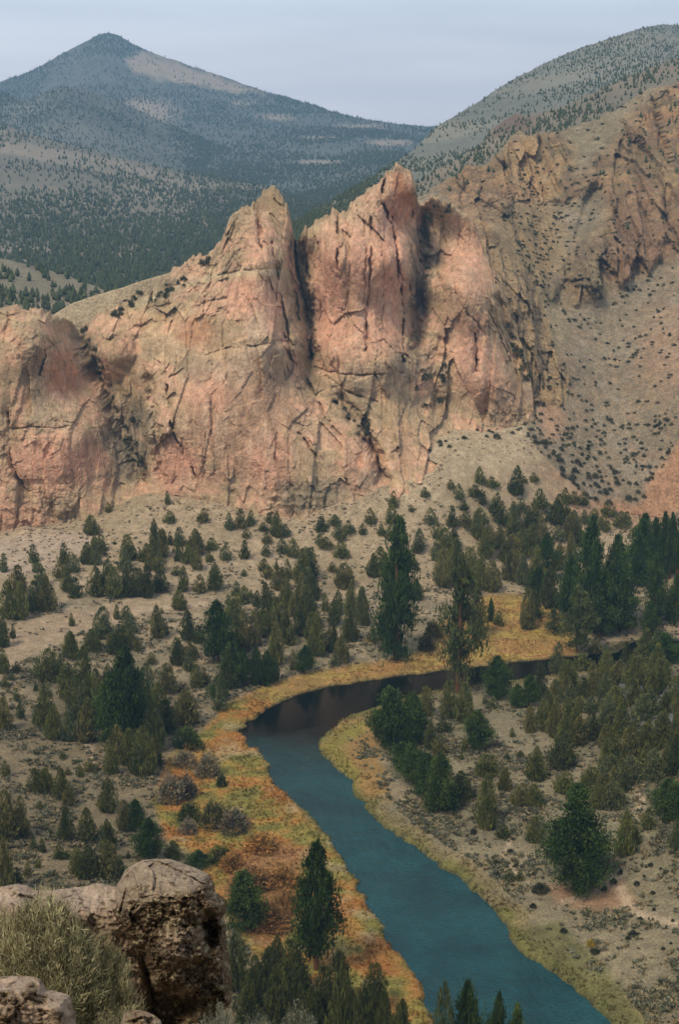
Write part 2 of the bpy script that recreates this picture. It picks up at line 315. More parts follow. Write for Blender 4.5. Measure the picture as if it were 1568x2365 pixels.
tm = nd.new('ShaderNodeMix'); tm.data_type = 'RGBA'; tm.inputs[6].default_value = (.11, .22, .18, 1); tm2 = nd.new('ShaderNodeMix'); tm2.data_type = 'RGBA'; tm2.inputs[6].default_value = (.10, .54, .66, 1); tm2.inputs[7].default_value = (.42, .95, 1, 1); z4 = nd.new('ShaderNodeTexNoise'); z4.inputs['Scale'].default_value = .06; z4.inputs['Detail'].default_value = 7; z4.inputs['Roughness'].default_value = .68; L.new(g.outputs['Position'], z4.inputs['Vector']); r4 = nd.new('ShaderNodeMapRange'); r4.inputs[1].default_value = .38; r4.inputs[2].default_value = .66; L.new(z4.outputs['Fac'], r4.inputs[0]); L.new(r4.outputs[0], tm2.inputs[0]); L.new(tm2.outputs[2], tm.inputs[7]); L.new(rf.outputs[0], tm.inputs[0]); L.new(tm.outputs[2], b.inputs['Specular Tint'])  # lighter tint patches paint in sky reflections; pool tint darkens its reflections
io = nd.new('ShaderNodeMapRange'); io.inputs[3].default_value = 1.2; io.inputs[4].default_value = 1.45; L.new(rf.outputs[0], io.inputs[0]); L.new(io.outputs[0], b.inputs['IOR'])
z3 = nd.new('ShaderNodeTexNoise'); z3.inputs['Scale'].default_value = 1.8; z3.inputs['Detail'].default_value = 4; L.new(g.outputs['Position'], z3.inputs['Vector'])
mpw = nd.new('ShaderNodeMapping'); mpw.inputs['Scale'].default_value = (.9, .42, 1); mpw.inputs['Rotation'].default_value = (0, 0, .5); L.new(g.outputs['Position'], mpw.inputs[0]); z5 = nd.new('ShaderNodeTexNoise'); z5.inputs['Scale'].default_value = .75; z5.inputs['Detail'].default_value = 3; L.new(mpw.outputs[0], z5.inputs['Vector']); hsum = nd.new('ShaderNodeMath'); hsum.operation = 'MULTIPLY_ADD'; hsum.inputs[1].default_value = 1.7; L.new(z5.outputs['Fac'], hsum.inputs[0]); L.new(z3.outputs['Fac'], hsum.inputs[2])
bp = nd.new('ShaderNodeBump'); bp.inputs['Distance'].default_value = .55; L.new(hsum.outputs[0], bp.inputs['Height'])
rs = nd.new('ShaderNodeMapRange'); rs.inputs[3].default_value = .03; rs.inputs[4].default_value = .6; L.new(rf.outputs[0], rs.inputs[0]); L.new(rs.outputs[0], bp.inputs['Strength']); L.new(bp.outputs[0], b.inputs['Normal'])
link("river", mesh_np("river", V_, Q_, None, None, True), m, kind="structure")

# ---------------------------------------------------------------- rock wall
CL_TOP = [(-120,760),(-60,730),(0,720),(30,712),(60,716),(100,722),(135,737),(150,752),(172,762),(200,752),(215,738),(250,712),(300,690),(350,655),(385,640),(392,618),(430,606),(455,590),(480,582),(497,566),(508,556),(520,528),(528,505),(540,488),(552,478),(570,472),(586,470),(590,454),(606,444),(618,440),(628,430),(640,434),(650,446),(660,468),(666,490),(672,516),(675,548),(682,560),(690,546),(704,530),(722,520),(738,512),(748,506),(762,494),(768,486),(778,488),(796,492),(802,488),(812,466),(824,452),(838,446),(850,440),(868,432),(880,420),(888,418),(892,402),(902,390),(916,383),(930,384),(942,392),(954,404),(962,430),(966,462),(976,468),(986,462),(1004,456),(1030,470),(1050,478),(1062,492),(1082,500),(1100,518),(1112,548),(1124,580),(1140,620),(1156,655),(1176,705),(1200,770),(1216,820),(1228,870),(1233,915)]
CL_BOT = [(-120,1262),(-60,1255),(0,1236),(150,1216),(250,1190),(310,1162),(350,1150),(400,1158),(500,1170),(560,1190),(640,1206),(700,1206),(760,1184),(830,1166),(870,1142),(940,1120),(1000,1104),(1012,1060),(1030,1040),(1070,1000),(1120,970),(1180,960),(1233,968)]
YC = [(-60,1240,449),(0,1225,450),(150,1207,452),(250,1185,456),(310,1150,459),(350,1142,459),(400,1150,455),(500,1160,452),(640,1195,446),(760,1175,446),(870,1130,450),(1000,1095,456),(1100,960,486),(940,900,478),(1000,950,484),
      (160,760,492),(215,880,482),(290,1000,475),(330,1110,464),(0,1000,452),(100,1000,451),(190,1000,455),(0,800,459),(90,800,457),(60,715,470),(140,745,480),(-60,900,455),
      (345,1000,461),(352,880,464),(240,820,474),(260,760,480),(300,700,492),(400,700,480),(400,625,492),(480,590,490),(450,800,467),(560,1000,450),(560,850,455),(600,700,461),(560,600,468),(545,490,482),(630,440,486),(650,600,472),(660,800,462),(700,1000,452),(780,1050,453),(850,1050,456),
      (690,600,492),(715,750,486),(720,840,479),(800,920,470),(770,820,470),(850,830,469),(920,830,472),(770,600,476),(850,600,475),(930,600,480),(780,495,486),(850,445,488),(920,390,492),(725,560,486),(955,450,494),(800,870,468),(880,880,470),(850,980,462),(930,1000,466),(960,1080,458),
      (975,500,514),(980,600,510),(965,700,500),(955,800,490),(1030,480,507),(1080,510,508),(1050,650,490),(1100,700,488),(1060,850,484),(1120,900,484),(1200,920,494),(1180,780,502),(1130,600,510),(1230,910,502),(1010,800,490)]
YCF = tps_fit([(a, b) for a, b, c in YC], [c for a, b, c in YC], 5e-3)
CRACKS = [ # polyline, half width px, depth m
 ([(383,890),(388,940),(395,990)],3,4),([(398,1000),(415,1030),(440,1080),(453,1105)],3,3.2),([(388,1150),(470,1158)],3,1.5),
 ([(520,530),(540,562),(546,600),(560,660),(585,720),(596,760)],3,1.6),([(592,520),(600,570),(620,640),(640,700)],3,2),([(628,560),(640,640),(655,720),(668,790)],4,3),
 ([(678,560),(688,640),(706,720),(718,780),(716,835)],4,7),([(700,560),(712,640),(722,740)],4,3),([(668,560),(676,650),(690,740)],3,2.5),
 ([(779,495),(780,560),(781,640)],3,3),([(852,442),(858,520),(855,620),(848,720),(846,810)],4,2.6),([(838,450),(846,560),(842,700)],3,1.2),([(889,415),(884,445)],4,5),
 ([(884,470),(906,520),(922,600),(932,690),(930,760),(934,840)],4,4.5),([(905,500),(918,580),(920,660)],3,2.5),([(802,490),(808,620),(800,800)],3,.9),([(952,470),(950,600),(944,700)],3,2),([(880,500),(888,640),(884,820)],3,1),([(735,560),(740,700),(735,820)],3,1.1),
 ([(1100,772),(1104,812),(1102,858)],3.5,5),([(1040,600),(1060,700),(1120,770)],4,1.2),([(1130,720),(1165,800),(1205,880)],4,2.4),([(1160,760),(1190,840)],3,1.6),([(1020,520),(1010,620),(1030,700)],4,2),
 ([(15,955),(18,1010),(22,1080),(45,1125),(60,1140)],4,4),([(88,868),(98,815),(120,795),(135,792)],4,4),([(170,760),(200,830),(232,905),(250,950)],7,6),([(205,820),(225,880)],4,3),
 ([(20,995),(70,985),(130,990),(185,978)],3,1.2),([(120,1030),(122,1060)],3,1),
 ([(390,872),(470,822),(520,806),(590,800),(640,790),(700,802)],4,1.8),([(480,640),(560,625),(640,620),(668,628)],3,1.2),([(300,760),(380,740),(470,700),(520,690)],4,1),([(250,740),(330,715),(400,700)],4,1),
 ([(650,795),(690,860),(715,900)],4,1.8),([(700,860),(735,930),(760,980),(790,1010)],5,2),([(640,1000),(635,1060),(650,1110)],3,1),([(770,930),(800,965),(830,1005),(855,1040)],6,3.4),([(840,1000),(870,1060),(885,1105),(900,1108)],5,4),([(690,1000),(720,1040),(740,1090)],4,2),([(795,1105),(820,1145),(860,1150)],4,2),([(735,860),(800,905),(870,930)],5,1.5),
 ([(720,850),(760,862),(830,868),(930,862)],4,1.5),([(950,1000),(985,1040),(1000,1060)],4,1.5),([(655,772),(658,785)],4,4),([(300,960),(320,990)],6,3),([(555,1000),(570,1015)],3,.8)]
GULLIES = [([(160,750),(200,830),(236,905),(270,985),(300,1050),(322,1120)],14,5),([(330,760),(300,840),(260,900)],20,3),([(684,540),(694,640),(712,720),(720,830)],11,5),([(978,460),(982,560),(972,680),(960,800)],11,5.5),([(1150,690),(1185,790),(1215,880)],9,3),([(790,925),(840,985),(872,1060),(884,1115)],13,5),([(1015,790),(1000,880),(1010,950)],14,3.5),([(560,470),(588,465),(600,540)],6,3),([(345,880),(352,960),(372,1110)],10,2.5),([(150,760),(180,800),(215,870)],10,4)]
def blob(px, py, x, y, rx, ry, n=0, r=1.):
    return sstep(1.25, .45, np.hypot((px - x) / rx, (py - y) / ry) + .35 * n) * r
def rock_noise(P, amp=1., smooth=0.):
    """fractured columnar relief in metres (positive = recessed)"""
    wp = P + .8 * np.stack([fbm(P / 9, 3, 51), fbm(P / 9, 3, 52), fbm(P / 9, 3, 53)], -1)
    h1, h2, ch, th_ = worley(wp / np.array([9.5, 30, 26]), 55, True); k1, k2, ck, tk_ = worley(wp / np.array([3.8, 16, 9.]), 57, True); colm = (.55 * (ch - .5) + 1.5 * th_) * (1 - .45 * smooth) + (.22 * (ck - .5) + .75 * tk_) * (1 - .55 * smooth) + .08 * fbm(wp / np.array([5., 5, 40]), 3, 59); shelf = fbm(wp / np.array([26., 26, 7]), 3, 56)
    big = fbm(wp / np.array([13., 13, 26]), 4, 61)
    rib = ridged(wp / np.array([6.5, 6.5, 30]), 4, 64)
    f1, f2, ci = worley(wp / np.array([4.2, 4.2, 7.5]), 71); g1, g2, cj = worley(wp / np.array([1.5, 1.5, 2.1]), 75)
    led = ridged(wp / np.array([16., 16, 2.6]), 3, 67)
    fine = fbm(P / 1.1, 3, 69)
    rough = sstep(-.15, .35, fbm(P / 19, 2, 58)) * (1 - .85 * smooth)
    d = (.9 * big - .3 * rib) * (1 - .6 * smooth) + 3.6 * colm + .9 * shelf * (1 - .6 * smooth) - .35 * led * rough + (ci - .5) * 1.5 * (.1 + rough) + .25 * sstep(.1, 0, f2 - f1) * rough + (cj - .5) * .6 * (.15 + rough) + .25 * fine * (.3 + rough)
    return d * amp, rough, big, f2 - f1
OCH, PINK, GRY = np.array([.51,.365,.22]), np.array([.61,.325,.22]), np.array([.185,.165,.115])
CB = [(620,455,40,50,'O',.65),(925,400,30,30,'D',.5),(560,640,90,14,'Y',.5),(600,760,30,60,'L',.7),(575,850,60,45,'L',.55),(500,1000,60,70,'P',.35),(620,720,40,60,'P',.6),(420,980,20,60,'L',.4),(1170,760,60,150,'Y',.6),(1200,860,40,90,'D',.35),(1120,600,30,80,'D',.35), # px, py, rx, ry, colour, strength
 (110,1062,95,75,'P',.95),(150,860,60,60,'R',.8),(30,1195,90,40,'P',.7),(40,850,60,90,'D',.5),(120,955,70,50,'L',.35),(240,1060,45,80,'P',.5),
 (560,960,150,140,'T',.9),(410,1075,60,70,'P',.85),(620,1070,60,80,'P',.7),(560,680,60,60,'P',.75),(450,765,50,40,'R',.6),(480,900,60,60,'P',.5),(540,860,60,40,'L',.45),(590,755,25,60,'L',.75),(330,720,120,50,'Y',.6),(270,800,60,60,'D',.45),(600,560,40,70,'P',.55),(650,480,30,60,'Y',.5),
 (760,680,40,140,'P',.9),(840,620,50,170,'P',.6),(905,600,40,200,'P',.85),(928,470,35,80,'R',.75),(850,870,90,45,'L',.6),(820,480,30,50,'L',.35),(700,650,28,130,'O',.75),(780,780,60,50,'P',.6),(870,760,60,70,'P',.6),
 (1110,850,70,80,'P',.7),(1080,620,60,120,'P',.55),(1070,780,60,60,'P',.7),(1040,720,60,60,'D',.4),(1150,920,70,40,'T',.7),(1200,830,30,70,'Y',.5),
 (900,1000,80,110,'Y',.55),(950,1060,50,60,'T',.5),(830,1090,50,60,'P',.45),(730,1150,80,40,'G',.6),(850,1110,40,30,'G',.5),
 (290,1010,60,110,'G',.85),(200,820,35,70,'G',.7),(240,930,30,40,'K',.7),(380,680,70,40,'G',.5),(455,850,50,35,'G',.45),(310,880,50,60,'O',.6),(960,840,50,50,'G',.6),(976,600,26,150,'K',.66),(965,720,25,60,'K',.4),(715,855,30,60,'O',.7),(840,930,40,40,'G',.4)]
CC = {'P': PINK, 'R': (.46,.20,.105), 'T': (.45,.275,.175), 'L': (.50,.37,.25), 'Y': (.42,.29,.155), 'D': (.27,.17,.10), 'O': (.25,.175,.095), 'G': GRY, 'K': (.035,.033,.028)}  # K: black lichen streak, with cleft shade painted into the colour
res = 1.75
cxs = np.arange(-120, 1233.1, res); nr = 430
top = curve(CL_TOP)(cxs); bot = curve(CL_BOT)(cxs)
jag = np.stack([cxs / 9, 0 * cxs, 0 * cxs], -1); top = top + 4.2 * fbm(jag, 4, 41) + 7.5 * (np.floor(vnoise(jag * 1.1, 44) * 3) / 3)
vv = np.linspace(0, 1, nr)[:, None]; PX = np.broadcast_to(cxs, (nr, len(cxs))); PY = top + (bot + 30 - top) * vv
Y0 = YCF(PX, PY); P0 = at_y(PX, PY, Y0)
wv_ = np.stack([PX / 30, PY / 30, 0 * PX], -1); wv_ = fbm(wv_, 3, 49); SM = np.zeros(PX.shape)
for x, y, rx, ry in [(105,1060,95,70),(560,970,160,150),(420,1070,60,60),(760,650,50,150),(840,640,50,170),(905,610,40,200),(590,700,80,90),(1100,840,80,90),(1080,640,60,120),(170,880,60,60),(925,470,30,70)]: SM = np.maximum(SM, blob(PX, PY, x, y, rx, ry, wv_))
dn, rough, big, crk = rock_noise(P0, 1., SM)
dt = PY - top; slim = sstep(490, 620, PX) * sstep(1000, 940, PX)
dY = dn * (.55 + .45 * sstep(0, 25, dt)) + (2 + 3 * slim) * np.exp(-dt / 12) + 2.2 * np.exp(-dt / 3)
hh = np.stack([PX / 14, PY / 14, 0 * PX], -1); wob = 5 * fbm(hh, 3, 46); wob2 = 5 * fbm(hh, 3, 47)
dark = np.zeros(PX.shape); brk = fbm(P0 / 5, 3, 48)
for pts, wd, dp in GULLIES: dY = dY + dp * np.exp(-(seg_dist(PX + 2 * wob, PY + wob2, pts) / wd) ** 2)
for pts, wd, dp in CRACKS:
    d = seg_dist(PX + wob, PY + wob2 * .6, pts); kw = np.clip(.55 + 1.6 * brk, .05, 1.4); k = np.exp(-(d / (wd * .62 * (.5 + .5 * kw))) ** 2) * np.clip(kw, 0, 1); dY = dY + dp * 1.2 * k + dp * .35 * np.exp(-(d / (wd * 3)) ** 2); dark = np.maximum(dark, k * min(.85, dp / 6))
# overhang lip of the lower faces
dY = dY + 1.2 * sstep(-10, 10, curve([(390,875),(470,822),(520,806),(590,800),(640,790),(705,802)])(PX) - PY + wob) * (PX > 380) * (PX < 710)
PC = P0 + np.stack([0 * dY, dY, 0 * dY], -1)
nn = fbm(P0 / 7, 4, 81); nf = fbm(P0 / 1.6, 3, 83); st = fbm(P0 / np.array([1.6, 1.6, 22]), 4, 85); hz = fbm(P0 / np.array([14, 14, 1.6]), 4, 87)
CCOL = np.empty(PC.shape); CCOL[:] = OCH
def mixr(k, col): CCOL[:] = CCOL * (1 - k[..., None]) + np.array(col) * k[..., None]
mixr(sstep(-.12, .25, nn + .3 * st - .25 * sstep(1000, 1200, PX)) * .65, PINK); mixr(sstep(.05, .4, -nn + .3 * nf) * .5, (.30, .215, .135)); mixr(sstep(.15, .45, hz + .2 * nn) * .3, (.47, .36, .23))
for x, y, rx, ry, kx, s in CB: mixr(blob(PX, PY, x, y, rx, ry, 1.3 * nn + .7 * nf, s), CC[kx])
mixr(sstep(.12, .45, st) * .42, (.52, .39, .27)); mixr(sstep(.18, .5, -st) * .38, (.27, .165, .10)); mixr(sstep(.15, .45, fbm(P0 / np.array([.8, .8, 3.]), 3, 89)) * .32, (.27, .18, .11)); mixr(sstep(.25, .5, fbm(P0 / np.array([2.2, 2.2, 1.]), 3, 90)) * rough * .6, (.13, .105, .07))
mixr(rough * sstep(.1, .45, nf + .3 * hz) * .3, (.21, .175, .115))
mixr(rough * sstep(.14, .02, crk) * .25, (.10, .085, .055)); mixr(np.clip(dark * .75, 0, 1), (.05, .042, .03))  # cracks darken with depth: their shade is painted into the rock colour
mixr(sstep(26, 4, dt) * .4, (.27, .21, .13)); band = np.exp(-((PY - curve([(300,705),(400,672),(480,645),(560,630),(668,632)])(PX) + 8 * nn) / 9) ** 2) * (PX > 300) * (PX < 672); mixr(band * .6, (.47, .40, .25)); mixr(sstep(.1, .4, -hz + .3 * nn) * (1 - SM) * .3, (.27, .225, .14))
CCOL *= (1 + .26 * nf + .16 * nn)[..., None]
# crest rolls over to a back slope
back = []
for k, (dy, dz) in enumerate([(2.5, -.6), (7, -4), (14, -14), (26, -40), (34, -75)]): back.append(PC[0] + np.array([0, dy, dz]))
PF = np.concatenate([np.stack(back[::-1]), PC]); CF = np.concatenate([np.repeat(CCOL[:1], 5, 0), CCOL])
PXF = np.concatenate([np.repeat(PX[:1], 5, 0), PX]); PYF = np.concatenate([np.repeat(PY[:1], 5, 0), PY])
q = grid_quads(*PXF.shape); qx = PXF.ravel()[q].mean(1); qy = PYF.ravel()[q].mean(1)
# each buttress is a thing of its own: the wall is parted along its gullies
G1 = curve([(0,150),(740,158),(830,198),(900,226),(960,246),(1050,276),(1110,300),(1160,315),(1300,330)]); G2 = curve([(0,681),(560,682),(640,690),(720,708),(780,719),(840,718),(880,745),(920,775),(1000,840),(1060,868),(1110,884),(1300,900)])
G3 = curve([(0,968),(480,968),(600,975),(700,965),(800,952),(860,950),(930,1000),(990,1014),(1060,1018),(1300,1030)])
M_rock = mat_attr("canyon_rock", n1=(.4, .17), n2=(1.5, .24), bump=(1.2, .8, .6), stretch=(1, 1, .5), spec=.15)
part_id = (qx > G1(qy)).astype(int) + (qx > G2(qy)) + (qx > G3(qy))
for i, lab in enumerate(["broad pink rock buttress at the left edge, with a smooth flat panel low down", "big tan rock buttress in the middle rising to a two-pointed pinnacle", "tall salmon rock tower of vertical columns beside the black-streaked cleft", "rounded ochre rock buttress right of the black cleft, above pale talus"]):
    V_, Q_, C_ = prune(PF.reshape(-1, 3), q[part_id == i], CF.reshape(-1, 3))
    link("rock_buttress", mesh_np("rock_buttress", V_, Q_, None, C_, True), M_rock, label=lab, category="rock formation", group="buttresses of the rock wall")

# ---------------------------------------------------------------- curtains for hills: columns in px, rows from crest to foot
def hill(name, topc, botc, yfun, res, nrow, colfun, disp, mat, jagamp=0, backs=((30, -8), (90, -40), (200, -120)), **props):
    xs_ = np.arange(topc[0][0], topc[-1][0] + .1, res); tp = curve(topc)(xs_); bt = curve(botc)(xs_)
    if jagamp: tp = tp + jagamp * fbm(np.stack([xs_ / 20, 0 * xs_, 0 * xs_], -1), 4, 91)
    v = np.linspace(0, 1, nrow)[:, None]; X = np.broadcast_to(xs_, (nrow, len(xs_))); Yp = tp + (bt - tp) * v
    P = at_y(X, Yp, yfun(X, Yp)); d, extra = disp(P, X, Yp) if disp else (0 * X, None)
    P = P + np.stack([0 * d, d, 0 * d], -1) if disp else P
    c = colfun(P, X, Yp, extra)
    bk = np.stack([P[0] + np.array([0, a, b_]) for a, b_ in backs][::-1])
    PP = np.concatenate([bk, P]); cc = np.concatenate([np.repeat(c[:1], len(backs), 0), c])
    o = link(name, mesh_np(name, PP.reshape(-1, 3), grid_quads(*PP.shape[:2]), None, cc.reshape(-1, 3), True), mat, **props)
    return P, X, Yp, o
# steep right-hand hillside: scree below, brown crags above
RH_TOP = [(944,462),(975,448),(1000,440),(1050,402),(1090,382),(1130,374),(1160,345),(1180,318),(1205,306),(1250,308),(1290,300),(1340,290),(1400,265),(1470,225),(1568,185),(1760,120)]
RH_BOT = [(944,1040),(1020,1075),(1080,1060),(1150,1055),(1225,1065),(1290,1140),(1400,1225),(1568,1245),(1760,1265)]
YH = [(1030,1040,468),(1080,1010,477),(1150,1010,481),(1225,1015,484),(1290,1090,476),(1400,1180,472),(1568,1200,474),(1760,1230,466),(1020,960,490),(1100,940,500),(1225,945,502),(1265,900,508),(1270,700,562),(1250,550,612),(1210,440,655),(1150,700,516),(1150,560,560),(1180,850,506),(1130,520,575),(1000,450,640),(1000,700,560),
      (1400,900,526),(1568,900,508),(1500,650,584),(1620,640,575),(1400,560,594),(1340,620,582),(1450,450,634),(1500,330,678),(1568,260,705),(1700,200,715),(1400,275,702),(1250,310,690),(1190,330,678),(1100,400,668),(1090,470,640),(1320,420,650),(1300,330,684),(1750,600,580),(1750,900,500)]
YHF = tps_fit([(a, b) for a, b, c in YH], [c for a, b, c in YH], 5e-3)
CRAG = [(1040,480),(1060,400),(1130,372),(1180,316),(1250,308),(1330,330),(1330,420),(1420,330),(1480,240),(1700,150),(1700,560),(1568,590),(1470,640),(1400,690),(1330,690),(1310,640),(1345,560),(1400,500),(1380,440),(1300,470),(1190,460),(1150,520),(1170,600),(1110,560)]
CRAG2 = [(1120,560),(1190,600),(1250,700),(1290,820),(1315,870),(1300,935),(1225,930),(1170,740)]
def rh_disp(P, X, Y):
    n = fbm(P / 16, 3, 101); k = np.maximum.reduce([poly_mask(X, Y, CRAG, 22, n), .8 * poly_mask(X, Y, CRAG2, 12, n), .4 * blob(X, Y, 1190, 560, 110, 170, n)]); d, rough, big, crk = rock_noise(P * np.array([.8, .22, .62]), 1.5)
    gul = fbm(P / np.array([9, 9, 60.]), 3, 104)
    d = .22 * np.maximum(Y - FOOTY(X), 0) + k * (d * 2.4 - 6. * ridged(P / np.array([11, 60, 40.]), 4, 106) - 2) + (1 - k) * (.8 * gul + .35 * fbm(P / 3, 3, 102))
    for pts, wd, dp in [([(1250,910),(1262,840),(1250,740),(1225,640)], 14, 4), ([(1300,700),(1340,560),(1370,450),(1390,380)], 16, 7), ([(1140,420),(1180,470),(1200,560)], 10, 4), ([(1240,320),(1265,400),(1290,440)], 9, 4), ([(1440,330),(1420,420),(1430,500)], 10, 5)]:
        d = d + dp * np.exp(-(seg_dist(X, Y, pts) / wd) ** 2)
    return d, (k, rough, crk)
def rh_col(P, X, Y, e):
    k, rough, crk = e; nn = fbm(P / 8, 4, 111); nf = fbm(P / 1.8, 3, 113); nb = fbm(P / 25, 3, 115); st = fbm(P / np.array([3, 3, 30.]), 3, 117)
    c = np.empty(P.shape); c[:] = (.228, .182, .122)
    def mc(kk, col): c[:] = c * (1 - kk[..., None]) + np.array(col) * kk[..., None]
    mc(sstep(0, .4, nn) * .5, (.23, .195, .145)); mc(sstep(.05, .4, st + nb * .5) * .4, (.31, .205, .125))
    mc(blob(X, Y, 1200, 580, 110, 150, nn) * .9, (.30, .225, .12)); mc(blob(X, Y, 1400, 330, 260, 150, nn) * (1 - k) * .75, (.205, .175, .11)); mc(blob(X, Y, 1250, 760, 70, 110, nn) * .6, (.29, .235, .14)); mc(blob(X, Y, 1230, 420, 90, 50, nn) * .6, (.40, .29, .17))
    mc(sstep(1235, 1200, X) * sstep(880, 940, Y) * .8, (.42, .335, .225))
    mc(poly_mask(X, Y, [(1380,1160),(1470,1160),(1520,1090),(1580,1010),(1800,900),(1800,1150),(1560,1180),(1480,1230),(1380,1210)], 16, nn) * .85, (.36, .195, .11)); mc(blob(X, Y, 1550, 800, 90, 110, nn) * .45, (.36, .22, .14)); mc(blob(X, Y, 1275, 960, 35, 70, nn) * .7, (.40, .24, .15))
    mc(k * .95, (.225, .15, .078)); mc(k * sstep(-.1, .3, nn) * .6, (.32, .225, .115)); mc(k * sstep(.05, .35, nb) * .5, (.29, .155, .075)); mc(k * sstep(.0, .3, fbm(P / 4., 3, 119)) * .6, (.125, .115, .068)); mc(k * sstep(.0, .35, -nn + .3 * nf) * .65, (.165, .115, .075)); mc(k * blob(X, Y, 1480, 560, 130, 130, nn) * .7, (.215, .125, .075)); mc(k * blob(X, Y, 1215, 370, 50, 60, nn) * .7, (.38, .26, .14)); mc(k * blob(X, Y, 1100, 450, 50, 50, nn) * .5, (.20, .14, .085))
    mc(blob(X, Y, 1085, 440, 75, 75, nn) * .8, (.21, .14, .08)); mc(blob(X, Y, 1085, 450, 80, 80, nn) * sstep(.0, .3, nf + .5 * st) * .6, (.32, .20, .11)); mc(blob(X, Y, 1500, 400, 140, 170, nn) * sstep(-.1, .3, st + nf * .4) * .55, (.15, .105, .06)); k2 = poly_mask(X, Y, CRAG2, 12, nn); mc(k2 * .7, (.33, .235, .13)); mc(k2 * sstep(.05, .35, nf + .4 * st) * .6, (.17, .13, .085)); mc(k * rough * sstep(.14, .02, crk) * .4, (.07, .06, .045)); mc(k * sstep(.15, .5, st) * .3, (.42, .27, .17)); mc(blob(X, Y, 1370, 600, 40, 160, nn) * .4, (.15, .14, .10))
    return np.clip(c * (1 + .3 * nf[..., None] + .12 * nn[..., None]), .01, .9)
M_scree = mat_attr("scree_slope", n1=(.25, .16), n2=(1.2, .38), bump=(1., .8, .7))
RHP, RHX, RHY, _ = hill("hillside", RH_TOP, RH_BOT, YHF, 2.0, 420, rh_col, rh_disp, M_scree, 14, kind="structure")
def soft(a, b, c=.2):
    def f(P, X, Y, e):
        s = 60.; n = fbm(P / 90, 4, 121)[..., None]; n2 = fbm(P / 18, 3, 123)[..., None]; k = sstep(-.3, .3, n + .5 * n2); return (np.array(a) * (1 - k) + np.array(b) * k) * (1 + c * n2)
    return f
def bumpy(sc_, amp, seed): return lambda P, X, Y: (amp * fbm(P / sc_, 4, seed) * sstep(0, 1, 1.), None)
def yrows(rows):
    """depth from crest to foot: list of (fraction curve) rows given as (px, py, Y) nets"""
    return tps_fit([(a, b) for a, b, c in rows], [c for a, b, c in rows], 1e-2)
# sandy saddle behind the wall
hill("saddle", [(70,755),(100,738),(130,722),(170,698),(230,679),(290,661),(340,645),(385,631),(430,614),(480,598)], [(70,840),(480,840)], yrows([(70,745,502),(480,598,512),(290,655,506),(70,840,496),(480,840,500)]), 4, 40, soft((.40,.32,.21), (.33,.255,.16)), None, M_scree, 2, backs=((3, -.5), (20, -8), (60, -40)), kind="structure")
# ridge with junipers behind the crags
R2_TOP = [(900,452),(940,432),(1000,398),(1060,366),(1110,335),(1135,300),(1160,282),(1190,264),(1240,262),(1300,246),(1400,200),(1500,160),(1568,132),(1800,60)]
R2P, R2X, R2Y, _ = hill("ridge", R2_TOP, [(900,520),(1000,480),(1180,400),(1400,330),(1568,280),(1800,240)], yrows([(900,452,850),(1160,282,960),(1568,132,1000),(1800,60,1000),(900,520,740),(1180,400,760),(1568,280,770),(1800,240,770)]), 3, 90,
    lambda P, X, Y, e: (lambda c, n: c * (1 - blob(X, Y, 1180, 285, 60, 35, n)[..., None] * .75) + np.array([.14, .09, .065]) * blob(X, Y, 1180, 285, 60, 35, n)[..., None] * .75)(soft((.22,.18,.13), (.165,.145,.105))(P, X, Y, e), fbm(P / 12, 3, 131)), bumpy(40, 8, 133), M_scree, 4, kind="structure")
R3_TOP = [(420,660),(560,592),(680,514),(760,468),(860,410),(950,350),(1010,292),(1060,262),(1100,238),(1150,205),(1200,176),(1250,150),(1300,127),(1350,108),(1400,92),(1440,78),(1480,66),(1530,57),(1568,57),(1640,66),(1800,110)]
R3P, R3X, R3Y, _ = hill("far_hillside", R3_TOP, [(420,700),(680,600),(1000,500),(1180,400),(1568,250),(1800,200)], yrows([(420,660,700),(680,514,800),(860,410,1000),(1010,292,1300),(1200,176,1550),(1480,66,1750),(1800,110,1800),(420,700,640),(680,600,690),(1000,500,800),(1180,400,900),(1568,250,1000),(1800,200,1000)]), 4, 110, soft((.215,.205,.16), (.15,.155,.125)), bumpy(80, 12, 135), M_scree, 2, kind="structure")
# hills to the left, behind the wall
L1_TOP = [(-160,560),(-50,588),(0,597),(60,610),(100,622),(150,636),(200,655),(300,690),(420,720)]
L1P, L1X, L1Y, _ = hill("low_hill", L1_TOP, [(-160,760),(420,800)], yrows([(-160,560,780),(0,597,760),(420,720,700),(-160,760,600),(420,800,600)]), 4, 50, soft((.26,.21,.15), (.18,.16,.11)), bumpy(30, 5, 137), M_scree, 3, kind="structure")
LB_TOP = [(-160,250),(-50,272),(0,288),(100,318),(200,344),(300,370),(400,392),(480,404),(550,418),(640,440),(720,468),(800,490),(900,520)]
LBP, LBX, LBY, _ = hill("forested_hill", LB_TOP, [(-160,760),(500,760),(900,640)], yrows([(-160,250,1900),(0,288,1850),(300,370,1800),(550,418,1750),(900,520,1500),(-160,500,1350),(300,520,1300),(600,530,1250),(-160,640,950),(300,640,950),(900,600,950),(-160,760,800),(500,760,800)]), 5, 120, lambda P, X, Y, e: (lambda c, k: c * (1 - k) + np.array([.07, .078, .05]) * k)(soft((.25,.215,.165), (.15,.14,.105))(P, X, Y, e), (np.clip(.9 * sstep(400, 540, X) + .9 * sstep(470, 560, Y), 0, .9) * sstep(-.5, .1, fbm(P / 60, 3, 125)))[..., None]), bumpy(110, 26, 139), M_scree, 3, kind="structure")
LA_TOP = [(-160,196),(-60,206),(0,212),(40,228),(80,222),(120,205),(150,199),(190,203),(240,220),(300,246),(360,275),(440,310),(520,340),(620,380),(700,420)]
